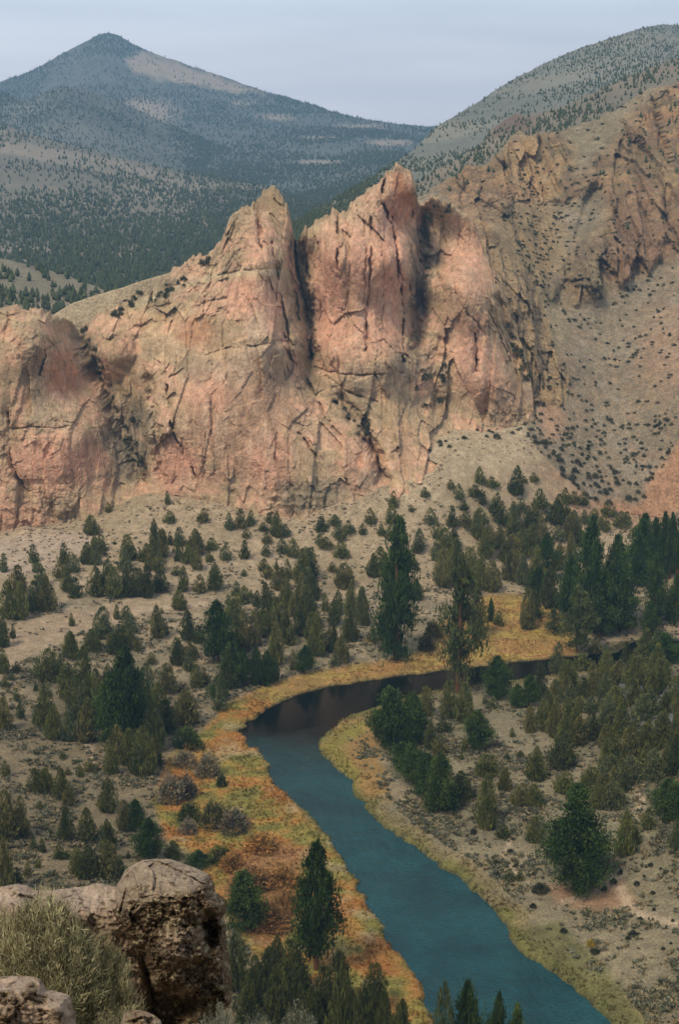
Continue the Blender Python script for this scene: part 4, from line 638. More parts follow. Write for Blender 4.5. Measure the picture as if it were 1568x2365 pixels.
# ---- willow bushes and scree shrubs, each a thing of its own
def shrub(px, base, wpx, hpx, tone, lab, grp, P=None, nm="bush", cat="bush", seed=0, pr='b'):
    if P is None:
        P, o_ = hit(np.array([px]), np.array([base])); P = P[0]
        if not o_[0]: return
    wd = wpx / F * P[1]; h = hpx / F * P[1] * 1.1; e = bpy.data.objects.new(nm, None); COL.objects.link(e); e.location = P; e.scale = (wd, wd, h); e.rotation_euler = (0, 0, seed * 1.7); e.empty_display_size = .2
    e['label'] = lab; e['category'] = cat; e['group'] = grp
    pm = PROTO[pr][seed % len(PROTO[pr])]; c = link("crown", pm[0], M_bare, e); c.color = (*tone, 1)
    s_ = link("stem", pm[1], M_bark, e); s_.color = (.1, .08, .06, 1)
GRYB, GRN, OLV = (.20, .172, .115), (.060, .080, .024), (.105, .098, .040)
for k_, (x, b_, wd, h, tn, lab) in enumerate([(425,1768,58,42,GRYB,"grey leafless willow bush just below the round green willow"),(478,1790,66,56,GRYB,"grey-brown leafless willow bush leaning towards the river"),(393,1848,76,70,GRYB,"largest pale grey leafless willow bush beside the left bank"),(428,1838,60,55,(.12,.105,.075),"darker grey willow bush touching the largest grey one"),
    (436,1895,60,52,GRN,"green willow bush among orange grass below the grey pair"),(490,1905,74,62,OLV,"olive willow bush between the green bush and grey bush"),(538,1918,80,58,(.13,.115,.08),"grey-olive willow bush nearest the river on the orange bank"),(433,1922,50,36,GRYB,"low grey bush at the foot of the green willow"),(512,1815,28,32,(.045,.065,.02),"small round green bush standing alone on yellow grass"),
    (508,1990,70,40,(.085,.095,.025),"yellow-green bush above the russet thicket"),(600,1960,90,40,(.33,.18,.055),"orange willow bush on the crest of the russet thicket"),(580,2050,110,55,(.25,.135,.055),"large tawny russet bush right of the boulder"),(655,2040,90,50,(.29,.16,.055),"russet-orange bush left of the tall riverside pine"),(540,2010,70,45,(.26,.14,.05),"brown-russet bush behind the boulder's right shoulder"),(620,2140,110,60,(.24,.13,.05),"dark russet bush low in the thicket"),(660,2100,80,50,(.27,.15,.055),"russet bush beside the tall pine's lower branches"),(560,2105,80,50,(.22,.125,.05),"dull russet bush next to the boulder's lip"),
    (985,1500,40,34,(.10,.085,.03),"brownish bush at the tall far-bank pine's foot"),(1000,1470,44,40,(.13,.11,.03),"yellow-green bush between the tall far-bank pines"),(1365,2185,20,18,(.40,.30,.04),"small bright yellow bush on the right bank"),(1375,2200,26,14,(.035,.04,.025),"dark low shrub under the bright yellow bush")]):
    shrub(x, b_, wd, h, tn, lab, "bushes on the riverbank", seed=k_)
Hs = [(680,755,110,70),(1090,745,40,40),(1195,640,30,40),(1150,700,46,40),(1390,590,40,26),(1300,712,46,28),(1402,768,34,22),(1410,875,26,24),(1322,935,44,22),(1532,945,24,18),(1200,940,30,20),(1455,612,20,16),(1280,1035,70,40),(1245,1060,40,24),(1470,1125,30,18),(1520,1090,24,16),(400,575,50,30),(490,505,46,28),(830,1015,50,34),(635,855,50,30),(400,655,60,36),(250,385,40,44),(1350,660,24,16),(1360,600,20,16)]
for k_, (x, b_, wd, h) in enumerate(Hs): shrub((1600 + x / 1.742) * .6272, (2850 + b_ / 1.742) * .6272, wd * .36 * 1.1, h * .36, (.045, .05, .03), "dark low sagebrush on the tan slope right of the river", "sage bushes on the near-bank slope", nm="sagebrush", cat="sagebrush", seed=k_)
# shrubs dotting the scree and the crags (the nearest 150 singly)
def pick(PG, Xg, Yg, n, dens, seed, zone):
    r = rng(seed); o = []; m = inside(Xg, Yg, zone); idx = np.argwhere(m)
    a = idx[r.integers(0, len(idx), n * 6)]; pr = dens(Xg[a[:, 0], a[:, 1]], Yg[a[:, 0], a[:, 1]], PG[a[:, 0], a[:, 1]]); a = a[r.random(len(a)) < pr][:n]
    return PG[a[:, 0], a[:, 1]]
ZS = [(960,1050),(1000,980),(1220,950),(1260,700),(1180,560),(1150,460),(1180,330),(1290,300),(1480,230),(1568,190),(1640,160),(1640,1200),(1400,1190),(1270,1100),(1100,1030)]
def dS(X, Y, P):
    k = .35 + .75 * sstep(-.1, .3, fbm(P / 14, 3, 201)); k = k * (1 - .3 * poly_mask(X, Y, CRAG, 15, 0 * X)) * (1 - .45 * sstep(980, 1040, Y)); k = k * (1 - poly_mask(X, Y, [(1380,1160),(1470,1160),(1520,1090),(1580,1010),(1800,900),(1800,1150),(1560,1180),(1480,1230),(1380,1210)], 10, 0 * X))
    return k * (.5 + .5 * np.maximum(sstep(900, 1050, Y), blob(X, Y, 1220, 580, 90, 160)))
PS = pick(RHP, RHX, RHY, 1050, dS, 77, ZS); PS = PS[np.argsort(PS[:, 1])]
for k_, P in enumerate(PS[:150]):
    q_ = rng(400 + k_); wd = abs(q_.normal(1.0, .6)) + .7; s_ = F / P[1]
    shrub(0, 0, wd * s_, wd * .62 * s_, (.095, .10, .062), "dark green shrub dotting the grey scree slope at right", "shrubs scattered on the scree slope", P=P - np.array([0, 0, .2]), nm="shrub", cat="shrub", seed=k_)
lowb = [bush_crown(95 + i, 130, 3.) for i in range(4)]
items = [(P - np.array([0, 0, .2]), (lambda a: a)(rng(600 + j).uniform(.7, 2.1)), rng(700 + j).uniform(.6, 1.4), 800 + j) for j, P in enumerate(PS[150:])]
LEDGE = [(PX, PY, PC, z) for z in ([(185,745),(215,800),(240,860),(220,900),(190,830)], [(240,900),(300,950),(345,1080),(310,1100),(270,1000)], [(330,690),(470,600),(500,560),(520,570),(440,650),(360,710)], [(760,920),(850,980),(870,1020),(820,1010)], [(960,560),(990,470),(1060,480),(1010,520),(985,660)], [(960,860),(1060,800),(1020,900),(1020,960),(960,930)], [(1150,700),(1240,880),(1200,860)], [(250,690),(330,660),(320,720),(260,740)])]
for j, (a, b_, c_, z) in enumerate(LEDGE):
    for n_, P in enumerate(pick(c_, a, b_, 16, lambda X, Y, P: 1 + 0 * X, 900 + j, z)): items.append((P - np.array([0, .3, .2]), rng(j * 50 + n_).uniform(.9, 2.6), rng(j * 50 + n_ + 9).uniform(.9, 2.2), 990 + j * 60 + n_))
V_, Q_, c_ = merged(lowb, items, [(.08, .088, .055), (.105, .105, .065), (.06, .07, .04)])
link("scrub", mesh_np("scrub", V_, Q_, None, c_), M_bare, kind="stuff", label="scattered dark scrub on the rock ledges and upper scree", category="scrub")

# ---------------------------------------------------------------- far forest (uncountable): one object per hill
def far_trees(nm, PG, Xg, Yg, n, hmin, hmax, dens, seed, tones, lab, jit=True):
    r = rng(seed); flat = PG.reshape(-1, 3); nr_, nc = Xg.shape; ii = r.integers(0, nr_ - 1, n * 5); jj = r.integers(0, nc - 1, n * 5); a, b_ = r.random((2, n * 5, 1))
    P = (PG[ii, jj] * (1 - a) + PG[ii, jj + 1] * a) * (1 - b_) + (PG[ii + 1, jj] * (1 - a) + PG[ii + 1, jj + 1] * a) * b_
    X, Y = proj(P); area = np.abs(PG[ii + 1, jj][:, 1] - PG[ii, jj][:, 1]); keep = (r.random(len(P)) < dens(X, Y, P)) & (X > -40) & (X < 1610); P = P[keep][:n]; n = len(P)
    h = r.uniform(hmin, hmax, n) * r.uniform(.7, 1.15, n); wd = h * r.uniform(.22, .36, n); k = 5; th = (np.arange(k) * 2 * np.pi / k)[None] + r.uniform(0, 6, (n, 1)); rings = []
    for z, w_ in ((.0, .55), (.22, 1.), (.55, .62), (.8, .32)):
        rr = wd[:, None] * w_ * r.uniform(.72, 1.25, (n, k)); rings.append(np.stack([rr * np.cos(th), rr * np.sin(th), np.broadcast_to((h * z)[:, None], (n, k)) + r.normal(0, .03, (n, k)) * h[:, None]], -1))
    tip = np.stack([0 * h, 0 * h, h], -1)[:, None]; V = np.concatenate(rings + [tip], 1) + P[:, None]; m = 4 * k + 1; a_ = np.arange(k); b2 = np.roll(a_, -1)
    Q = np.concatenate([np.stack([i * k + a_, i * k + b2, (i + 1) * k + b2, (i + 1) * k + a_], -1) for i in range(3)]); Tt = np.stack([3 * k + a_, 3 * k + b2, np.full(k, 4 * k)], -1)
    off = (np.arange(n) * m)[:, None, None]; c = np.array(tones)[r.integers(0, len(tones), n)] * r.uniform(.75, 1.3, (n, 1))
    link(nm, mesh_np(nm, V.reshape(-1, 3), (Q[None] + off).reshape(-1, 4), (Tt[None] + off).reshape(-1, 3), np.repeat(c, m, 0)), M_leaf, kind="stuff", label=lab, category="trees")
FT = [(.058, .075, .036), (.07, .082, .038), (.046, .062, .032)]
far_trees("distant_forest", MTP, MTX, MTY, 38000, 3, 6, lambda X, Y, P: (lambda n, n2: np.clip(.55 + 1.3 * n + .5 * n2, .12, 1) * (1 - .93 * poly_mask(X, Y, [(285,140),(330,112),(400,134),(520,176),(610,208),(570,216),(500,212),(440,196),(370,182),(310,170)], 9, n2)) * (1 - .8 * np.maximum.reduce([blob(X, Y, 735, 318, 60, 5, n2), blob(X, Y, 740, 375, 70, 7, n2), blob(X, Y, 430, 350, 60, 8, n2), blob(X, Y, 900, 330, 60, 8, n2), blob(X, Y, 330, 260, 90, 30, n2) * .7])))(fbm(P / 240, 3, 211), fbm(P / 60, 3, 212)), 301, FT, "dense dark forest covering the distant pointed mountain")
far_trees("distant_forest", LAP, LAX, LAY, 14000, 2.8, 5, lambda X, Y, P: np.clip(.4 + 1.2 * fbm(P / 170, 3, 213), .1, 1), 302, FT, "open forest on the middle hill below the mountain")
def dB(X, Y, P):
    n = fbm(P / 90, 3, 215); n2 = fbm(P / 300, 2, 216); base = .36 + .7 * sstep(440, 560, Y) + .75 * sstep(350, 520, X) * sstep(390, 450, Y); pale = blob(X, Y, 150, 390, 260, 75, n) * .15 + blob(X, Y, 480, 430, 90, 18, n) * .3
    return np.clip(base - pale + .7 * n + .3 * n2, .06, 1)
far_trees("distant_forest", LBP, LBX, LBY, 23000, 2.4, 5, dB, 303, FT, "juniper forest thickening down the left hill into the basin")
far_trees("distant_forest", L1P, L1X, L1Y, 520, 3, 6, lambda X, Y, P: np.clip(.5 + 1.2 * fbm(P / 25, 3, 217) + .3 * sstep(150, 250, X), .05, 1), 304, FT, "junipers on the low hill behind the left buttress")
far_trees("distant_forest", R3P, R3X, R3Y, 13000, 1.5, 3.1, lambda X, Y, P: np.clip(.2 + .75 * fbm(P / 120, 3, 219) + .2 * fbm(P / 30, 2, 220) + .5 * sstep(1000, 800, X) + .45 * blob(X, Y, 1420, 130, 190, 60) + .3 * sstep(.0, .6, (X - 1300) / 300) * sstep(110, 70, Y), .015, 1), 305, FT, "scattered junipers over the smooth far hillside at right")
far_trees("distant_forest", R2P, R2X, R2Y, 1600, 1.7, 3.4, lambda X, Y, P: np.clip(.35 + .9 * fbm(P / 60, 3, 221), .05, 1), 306, FT, "dotted junipers on the ridge above the brown crags")
far_trees("distant_forest", RHP, RHX, RHY, 260, 1.6, 3.6, lambda X, Y, P: sstep(470, 330, Y) * .8 * sstep(-.2, .2, fbm(P / 20, 2, 223)) + .01, 307, FT, "junipers on the rim of the brown crags")

# ---------------------------------------------------------------- sagebrush and grass (uncountable ground cover)
r = rng(55); n = 175000
spx = r.uniform(-150, 1760, n); spy = 1150 + (2420 - 1150) * r.random(n) ** .85; Pg, okg = hit(spx, spy); Pg = Pg[okg]
X, Y = proj(Pg); gn = fbm(Pg / 9, 4, 231) + .5 * fbm(Pg / 2.5, 2, 232); driv = seg_dist(Pg[:, 0], Pg[:, 1], RIV, True); inr = inside(Pg[:, 0], Pg[:, 1], RIV)
bank = inside(X, Y, BANK_L) | (driv < 5); bare = inside(X, Y, [(-90,1500),(60,1430),(330,1385),(480,1385),(500,1405),(330,1420),(150,1470),(30,1540),(-90,1640)]) | inside(X, Y, [(1260,2045),(1440,2030),(1470,2090),(1390,2105),(1280,2085)])
pk = np.clip(.28 + 1.3 * gn, .02, 1) * (.35 + .65 * sstep(1250, 1450, Y)) * np.where(bare, .05, 1) * np.where((X > 1000) & (Y > 1950), .62, 1)
P_s = Pg[(r.random(len(Pg)) < pk) & ~bank & ~inr & (Pg[:, 2] > .2)]
def tufts(nm, P, nb, wd, h, col, lab, cat, up=.5, seed=1, mat=None):
    r = rng(seed); n = len(P); th = r.uniform(0, 6.28, (n, nb)); wd = np.asarray(wd).reshape(-1, 1) * np.ones((n, nb)); h = np.asarray(h).reshape(-1, 1) * np.ones((n, nb)); rr = wd * np.sqrt(r.random((n, nb))) * .6
    C = P[:, None] + np.stack([rr * np.cos(th), rr * np.sin(th), h * (.25 + .4 * r.random((n, nb)) * (1 - rr / (wd + 1e-6)))], -1); d = unit(np.stack([np.cos(th) * (1 - up), np.sin(th) * (1 - up), up * np.ones((n, nb))], -1) + r.normal(0, .25, (n, nb, 3)))
    A = unit(np.cross(d, r.normal(0, 1, d.shape))) * (wd * .2)[..., None]; V, Q = quads_at(C.reshape(-1, 3), A.reshape(-1, 3), (d * (h * .5)[..., None]).reshape(-1, 3))
    c = np.repeat(np.repeat(col, nb, 0) * r.uniform(.65, 1.35, (n * nb, 1)), 4, 0); link(nm, mesh_np(nm, V, Q, None, c), mat or M_leaf, kind="stuff", label=lab, category=cat)
sw = r.uniform(.3, .95, len(P_s)); u_ = r.random((len(P_s), 1)); sc_ = np.where(u_ < .4, np.array([[.15, .15, .105]]), np.where(u_ < .7, np.array([[.085, .088, .05]]), np.array([[.25, .20, .115]]))) * r.uniform(.8, 1.25, (len(P_s), 1))
tufts("sage_cover", P_s, 9, sw, sw * .75, sc_, "grey-green sagebrush speckling the valley floor", "sagebrush", .55, 2)
n = 110000; gx = r.uniform(-140, 180, n); gy = r.uniform(165, 420, n); d = seg_dist(gx, gy, RIV, True); ins = inside(gx, gy, RIV); zz = gz(gx, gy); P = np.stack([gx, gy, zz], -1); X, Y = proj(P); inb = inside(X, Y, BANK_L) | ((d < 4.5) & ~ins)
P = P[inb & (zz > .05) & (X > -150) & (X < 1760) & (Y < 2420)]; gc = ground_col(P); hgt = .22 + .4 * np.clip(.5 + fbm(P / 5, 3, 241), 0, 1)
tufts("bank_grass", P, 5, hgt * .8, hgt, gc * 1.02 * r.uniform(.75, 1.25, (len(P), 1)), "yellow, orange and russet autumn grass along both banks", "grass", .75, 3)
# blocks of the dark talus and boulders along the foot of the wall
def rocks(nm, P, size, col, seed, lab):
    r = rng(seed); n = len(P); base = np.array([[x, y, z] for x in (-1, 1) for y in (-1, 1) for z in (-1, 1)], float) * .5; Qb = np.array([[0,1,3,2],[4,6,7,5],[0,4,5,1],[2,3,7,6],[0,2,6,4],[1,5,7,3]])
    V = base[None] * r.uniform(.5, 1.2, (n, 1, 3)) + r.normal(0, .12, (n, 8, 3)); a = r.uniform(0, 6.28, n); ca, sa = np.cos(a), np.sin(a); x = V[..., 0] * ca[:, None] - V[..., 1] * sa[:, None]; y = V[..., 0] * sa[:, None] + V[..., 1] * ca[:, None]
    V = np.stack([x, y, V[..., 2] * .8], -1) * np.asarray(size)[:, None, None] + P[:, None]; c = np.repeat(np.asarray(col) * r.uniform(.6, 1.4, (n, 1)), 8, 0)
    link(nm, mesh_np(nm, V.reshape(-1, 3), (Qb[None] + (np.arange(n) * 8)[:, None, None]).reshape(-1, 4), None, c), M_rock, kind="stuff", label=lab, category="rocks")
a = r.uniform(0, 1, (700, 2)); Pt, o_ = hit(1440 + 150 * a[:, 0], 1570 + 130 * a[:, 1]); Pt = Pt[o_]; rocks("talus_blocks", Pt, r.uniform(.5, 1.8, len(Pt)), np.array([[.13, .135, .12]]), 5, "dark grey boulder field among the trees at the right edge")
a = r.random(900); fx = r.uniform(-20, 1240, 900); Pt, o_ = hit(fx, FOOTY(fx) + 3 + 55 * a ** 2); Pt = Pt[o_]; rocks("fallen_stones", Pt, r.uniform(.2, .9, len(Pt)) * r.uniform(.4, 1.2, len(Pt)), np.array([[.33, .25, .18]]), 6, "loose stones fallen along the foot of the rock wall")

# ================================================================ FOREGROUND LEDGE
def rock_from_outline(poly, Y, depth, res, front, colf, seed, nm, lab, amp=.06, mat=None, back=.8):
    """a closed boulder: outline at its real distance, swelling towards and away from the viewer"""
    a = np.array(poly, float); gx_ = np.arange(a[:, 0].min(), a[:, 0].max() + res, res); gy_ = np.arange(a[:, 1].min(), a[:, 1].max() + res, res); X, Yp = np.meshgrid(gx_, gy_)
    d = seg_dist(X, Yp, poly, True); ins = inside(X, Yp, poly); 
    # pull cells just outside onto the outline so the edge is clean
    near = d < .8 * res; a_ = np.vstack([a, a[:1]])
    for i in range(len(a)):
        (x0, y0), (x1, y1) = a_[i], a_[i + 1]; l2 = (x1 - x0) ** 2 + (y1 - y0) ** 2 + 1e-9; tt = np.clip(((X - x0) * (x1 - x0) + (Yp - y0) * (y1 - y0)) / l2, 0, 1); qx, qy = x0 + tt * (x1 - x0), y0 + tt * (y1 - y0); s_ = near & (np.hypot(X - qx, Yp - qy) <= d + 1e-6); X = np.where(s_, qx, X); Yp = np.where(s_, qy, Yp)
    d = np.where(near, 0, d); ins = ins | near
    e = d / F * Y; sw = np.where(ins, np.sqrt(np.clip(1 - (1 - np.clip(e / depth, 0, 1)) ** 2, 0, 1)), 0) * depth
    P0 = at_y(X, Yp, np.full(X.shape, Y)); fr = sw * .9 + front(X, Yp, e) * sstep(0, .12, e); nz_ = amp * sstep(0, .1, e) * (1.3 * fbm(P0 / .42 + seed, 4, seed) + .8 * ridged(P0 / .3 + seed, 3, seed + 4)) 
    w1, w2, cw, tw = worley(P0 / .36 + .12 * fbm(P0 / .2, 2, seed)[..., None], seed + 31, True); nz_ = nz_ + (.05 * (cw - .5) + .26 * tw) * sstep(0, .08, e) + .05 * ridged(P0 / .16, 4, seed + 14) * sstep(0, .05, e); f1, f2, ci = worley(P0 / .075, seed + 9); k_ = np.clip(colf(X, Yp)[1], 0, 1); nz_ = nz_ + (.25 + k_) * (.075 * (ci - .5) + .05 * fbm(P0 / .03, 2, seed + 12)) * sstep(0, .06, e)
    DR = unit(P0 - CAM); PFn = P0 - DR * (fr + nz_)[..., None]; PB = P0 + DR * (sw * back + .01)[..., None]; q = grid_quads(*X.shape); keep = ins.ravel()[q].all(1); q = q[keep]; n = X.size
    # boundary edges stitched front to back
    ed = np.sort(np.concatenate([q[:, [0, 1]], q[:, [1, 2]], q[:, [2, 3]], q[:, [3, 0]]]), 1); u, cnt = np.unique(ed, axis=0, return_counts=True); bd = u[cnt == 1]; side = np.stack([bd[:, 0], bd[:, 1], bd[:, 1] + n, bd[:, 0] + n], -1)
    V = np.concatenate([PFn.reshape(-1, 3), PB.reshape(-1, 3)]); Q = np.concatenate([q, q[:, ::-1] + n, side]); c = colf(X, Yp)[0] * (1 + .25 * fbm(P0 / .05, 3, seed + 2)[..., None]); c = np.clip(np.concatenate([c.reshape(-1, 3)] * 2), .01, .9)
    V, Q, c = prune(V, Q, c); me = mesh_np(nm, V, Q, None, c, True); o = link(nm, me, mat, label=lab, category="rock"); return o
# lichen-covered rock material
M_lich = mat_attr("lichen_rock", n1=(3., .2), n2=(24., .3), bump=(42., .8, .03), spec=.15)
t = M_lich.node_tree; nd = t.nodes; L = t.links; b = nd['Principled BSDF']; src = b.inputs['Base Color'].links[0].from_socket; g = nd.new('ShaderNodeNewGeometry')
for sc_v, lo, hi, colr in ((9., .34, .2, (.05, .036, .022, 1)), (13., .3, .16, (.33, .28, .165, 1)), (21., .24, .1, (.07, .045, .027, 1)), (30., .2, .08, (.46, .40, .29, 1))):
    v = nd.new('ShaderNodeTexVoronoi'); v.inputs['Scale'].default_value = sc_v; v.inputs['Randomness'].default_value = 1
    nz_ = nd.new('ShaderNodeTexNoise'); nz_.inputs['Scale'].default_value = sc_v * 2; nz_.inputs['Detail'].default_value = 3; L.new(g.outputs['Position'], nz_.inputs['Vector']); ad = nd.new('ShaderNodeVectorMath'); ad.operation = 'MULTIPLY_ADD'; ad.inputs[1].default_value = (.06,) * 3; L.new(nz_.outputs['Color'], ad.inputs[0]); L.new(g.outputs['Position'], ad.inputs[2]); L.new(ad.outputs[0], v.inputs['Vector'])
    r_ = nd.new('ShaderNodeMapRange'); r_.inputs[1].default_value = lo; r_.inputs[2].default_value = hi; r_.inputs[3].default_value = 0; r_.inputs[4].default_value = .75; L.new(v.outputs['Distance'], r_.inputs[0]); mx_ = nd.new('ShaderNodeMix'); mx_.data_type = 'RGBA'; L.new(r_.outputs[0], mx_.inputs[0]); L.new(src, mx_.inputs[6]); mx_.inputs[7].default_value = colr; src = mx_.outputs[2]
L.new(src, b.inputs['Base Color'])
BO = [(255,2110),(262,2062),(272,2040),(288,2010),(305,1997),(330,1986),(362,1983),(395,1984),(420,1993),(450,2004),(480,2018),(494,2040),(497,2060),(514,2072),(523,2086),(521,2108),(514,2118),(521,2135),(523,2180),(531,2220),(534,2250),(538,2285),(530,2320),(505,2345),(480,2365),(470,2440),(280,2440),(285,2340),(292,2280),(290,2200),(272,2160)]
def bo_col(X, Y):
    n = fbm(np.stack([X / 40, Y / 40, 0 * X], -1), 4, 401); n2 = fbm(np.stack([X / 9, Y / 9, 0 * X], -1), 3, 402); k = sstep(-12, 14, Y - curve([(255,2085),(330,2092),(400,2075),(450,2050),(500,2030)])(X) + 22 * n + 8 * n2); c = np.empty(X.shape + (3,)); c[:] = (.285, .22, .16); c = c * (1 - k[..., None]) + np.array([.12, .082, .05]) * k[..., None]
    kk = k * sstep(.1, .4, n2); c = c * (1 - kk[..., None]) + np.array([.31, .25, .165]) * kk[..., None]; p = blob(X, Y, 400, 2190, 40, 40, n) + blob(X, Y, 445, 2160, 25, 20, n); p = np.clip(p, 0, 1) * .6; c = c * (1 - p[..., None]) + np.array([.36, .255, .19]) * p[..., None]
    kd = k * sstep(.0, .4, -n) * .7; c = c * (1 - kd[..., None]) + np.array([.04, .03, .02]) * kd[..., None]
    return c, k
def bo_front(X, Y, e):
    f = .34 * sstep(1985, 2090, Y) - .22 * sstep(2200, 2300, Y) * (1 - .6 * blob(X, Y, 400, 2260, 60, 60)) - .8 * blob(X, Y, 365, 2335, 95, 62) - .5 * blob(X, Y, 320, 2270, 34, 70) - .5 * blob(X, Y, 484, 2150, 24, 46) - .12 * sstep(6, 0, np.abs(Y - curve([(430,2140),(480,2130),(520,2120)])(X))) * (X > 420) + .16 * blob(X, Y, 410, 2190, 60, 50) + .12 * blob(X, Y, 500, 2095, 25, 22) - .18 * blob(X, Y, 320, 2280, 30, 60)
    return f - .14 * sstep(7, 0, seg_dist(X, Y, [(300,2010),(290,2060),(276,2110)]))
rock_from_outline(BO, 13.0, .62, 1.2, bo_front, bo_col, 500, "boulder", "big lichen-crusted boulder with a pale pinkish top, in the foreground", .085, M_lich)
SH = [(-90,2440),(-90,2050),(-20,2052),(10,2046),(40,2040),(62,2046),(78,2056),(120,2056),(165,2050),(205,2045),(225,2038),(250,2044),(275,2050),(310,2062),(345,2090),(350,2200),(350,2440)]
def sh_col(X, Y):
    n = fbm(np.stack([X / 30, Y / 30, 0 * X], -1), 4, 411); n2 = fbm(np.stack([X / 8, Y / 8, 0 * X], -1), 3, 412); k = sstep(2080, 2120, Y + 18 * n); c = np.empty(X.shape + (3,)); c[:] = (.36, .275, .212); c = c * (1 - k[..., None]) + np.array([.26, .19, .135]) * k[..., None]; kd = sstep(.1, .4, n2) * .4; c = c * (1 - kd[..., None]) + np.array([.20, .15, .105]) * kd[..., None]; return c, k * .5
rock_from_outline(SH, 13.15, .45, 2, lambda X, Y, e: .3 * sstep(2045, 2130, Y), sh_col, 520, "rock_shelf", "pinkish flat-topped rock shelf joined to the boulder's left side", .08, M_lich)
LR = [(-90,2440),(-90,2262),(0,2256),(40,2252),(76,2256),(96,2262),(104,2284),(140,2292),(160,2300),(170,2330),(176,2372),(176,2440)]
def lr_col(X, Y):
    n = fbm(np.stack([X / 24, Y / 24, 0 * X], -1), 4, 421); k = sstep(-.15, .25, n); c = np.array([.36, .27, .2]) * (1 - k[..., None]) + np.array([.20, .14, .09]) * k[..., None]; return c, k
rock_from_outline(LR, 9.0, .3, 2, lambda X, Y, e: .25 * sstep(2255, 2310, Y), lr_col, 540, "rock", "rough tan rock in the bottom left corner under the sagebrush", .045, M_lich)
MR = [(285,2440),(270,2390),(286,2340),(310,2332),(335,2335),(358,2346),(372,2358),(380,2440)]
rock_from_outline(MR, 9.6, .2, 1.5, lambda X, Y, e: 0 * X, lr_col, 560, "rock", "small pale rock at the bottom edge below the boulder", .03, M_lich)

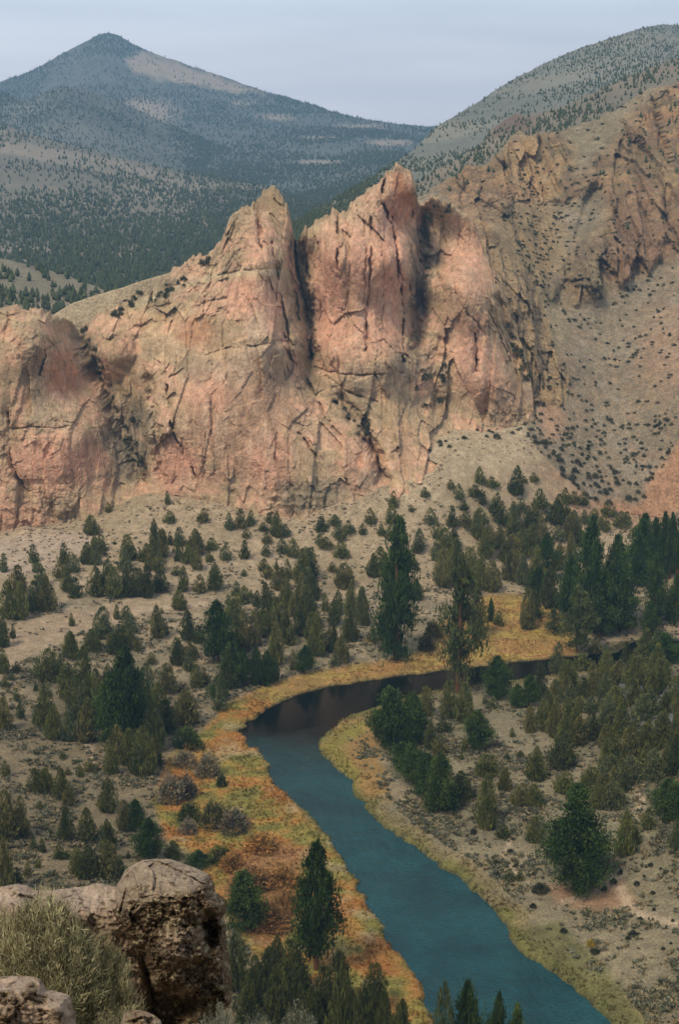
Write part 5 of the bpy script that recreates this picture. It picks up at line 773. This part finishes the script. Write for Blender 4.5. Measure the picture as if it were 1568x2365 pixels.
# ---- sagebrush beside the boulder: stems with hundreds of fine leafy twigs
M_stem = mat_attr("sage_stem", n1=(8., .3), n2=(40., .3), bump=None, objcol=True)
def sage(base_px, base_py, Y, wpx, hpx, n, seed, leafc, lab, lean=(0, 0, 0), nl=26, fine=1.):
    r = rng(seed); b0 = at_y(np.array(base_px), np.array(base_py), Y); s = Y / F; wd, h = wpx * s, hpx * s; e = bpy.data.objects.new("sagebrush", None); COL.objects.link(e); e.location = b0; e.empty_display_size = .1; e['label'] = lab; e['category'] = "sagebrush"; e['group'] = "sagebrush on the near ledge"
    st = []; C = []; D = []; S = []; K = []
    for k in range(n):
        th = r.uniform(0, 6.28); q_ = np.sqrt(r.random()); el = 1 - .55 * q_ ** 2; tip = np.array([q_ * np.cos(th) * wd * .5, q_ * np.sin(th) * wd * .42, h * el * r.uniform(.5, 1.15)]) + np.array(lean) * h; root = np.array([tip[0] * .12, tip[1] * .12, -.05]); mid = root * .45 + tip * .55 + np.array([tip[0] * .12, tip[1] * .12, h * .02]) + r.normal(0, .03 * h, 3)
        u = np.linspace(0, 1, 6)[:, None]; pl = root * (1 - u) ** 2 + 2 * mid * u * (1 - u) + tip * u * u
        if k % 4 == 0: st.append(tube(pl, np.linspace(.010, .002, 6) * (h / .6), 5))
        m = nl; v = .32 + .68 * r.random(m) ** .75; v = v[:, None]; c = root * (1 - v) ** 2 + 2 * mid * v * (1 - v) + tip * v * v; t_ = unit(2 * (1 - v) * (mid - root) + 2 * v * (tip - mid)); ax = unit(t_ + r.normal(0, .55, (m, 3)) + np.array([0, 0, .2])); ln = r.uniform(.012, .032, (m, 1)) * h / .6
        C.append(c + ax * ln * .5 + r.normal(0, .022 * h, (m, 3))); D.append(ax * ln * .62); S.append(np.full((m, 1), .0014 * h / .6 * fine) * r.uniform(.6, 1.4, (m, 1))); K.append(np.tile(np.array(leafc[int(r.integers(len(leafc)))]) * r.uniform(.7, 1.3), (m, 1)) * r.uniform(.75, 1.25, (m, 1)))
    C, D, S, K = map(np.concatenate, (C, D, S, K)); A = unit(np.cross(D, r.normal(0, 1, D.shape))) * S; V, Q = quads_at(C, A, D)
    f = link("foliage", mesh_np("foliage", V, Q, None, np.repeat(K, 4, 0)), M_leaf, e); V, Q = join(st); s_ = link("stem", mesh_np("stem", V, Q, None, None, True), M_stem, e); s_.color = (.06, .05, .04, 1)
OL = [(.33, .30, .165), (.42, .38, .22), (.26, .24, .13), (.18, .175, .10)]
sage(120, 2420, 11.0, 320, 385, 1100, 601, OL, "large olive sagebrush bush with fine twigs left of the boulder", (-.02, 0, 0), 190)
sage(222, 2420, 11.2, 190, 290, 330, 602, OL, "olive sagebrush tuft reaching over the boulder's left flank", (.08, 0, 0), 180)
sage(10, 2400, 11.6, 200, 330, 280, 603, OL, "sagebrush at the left edge in front of the rock shelf", (0, 0, 0), 180)
GS = [(.20, .21, .16), (.25, .255, .20), (.14, .15, .11)]
sage(505, 2440, 10.0, 120, 140, 170, 604, GS, "grey sagebrush under the boulder's right edge", (0, 0, 0), 70, 1.5)
sage(600, 2450, 10.0, 120, 130, 170, 605, GS, "middle grey-green sagebrush along the bottom edge", (0, 0, 0), 70, 1.5)
sage(690, 2450, 10.0, 110, 155, 190, 606, GS, "rightmost pale grey sagebrush along the bottom edge", (0, 0, 0), 70, 1.5)
sage(260, 2470, 9.0, 150, 160, 190, 607, OL, "low sagebrush between the corner rock and the boulder", (0, 0, 0), 70)

# ---------------------------------------------------------------- haze over the whole scene
hz_ = bpy.data.materials.new("haze"); hz_.use_nodes = True; t = hz_.node_tree; t.nodes.clear(); o_ = t.nodes.new('ShaderNodeOutputMaterial'); v = t.nodes.new('ShaderNodeVolumePrincipled')
v.inputs['Color'].default_value = (.32, .63, 1, 1); v.inputs['Density'].default_value = 1.8e-4; v.inputs['Anisotropy'].default_value = .1; t.links.new(v.outputs[0], o_.inputs['Volume'])
lo, hi = np.array([-6300, -2300, -47.]), np.array([6300, 9300, 760.])
hv = np.array([[x, y, z] for x in (0, 1) for y in (0, 1) for z in (0, 1)]) * (hi - lo) + lo
link("haze", mesh_np("haze", hv, np.array([[0,1,3,2],[4,6,7,5],[0,4,5,1],[2,3,7,6],[0,2,6,4],[1,5,7,3]])), hz_, kind="stuff")
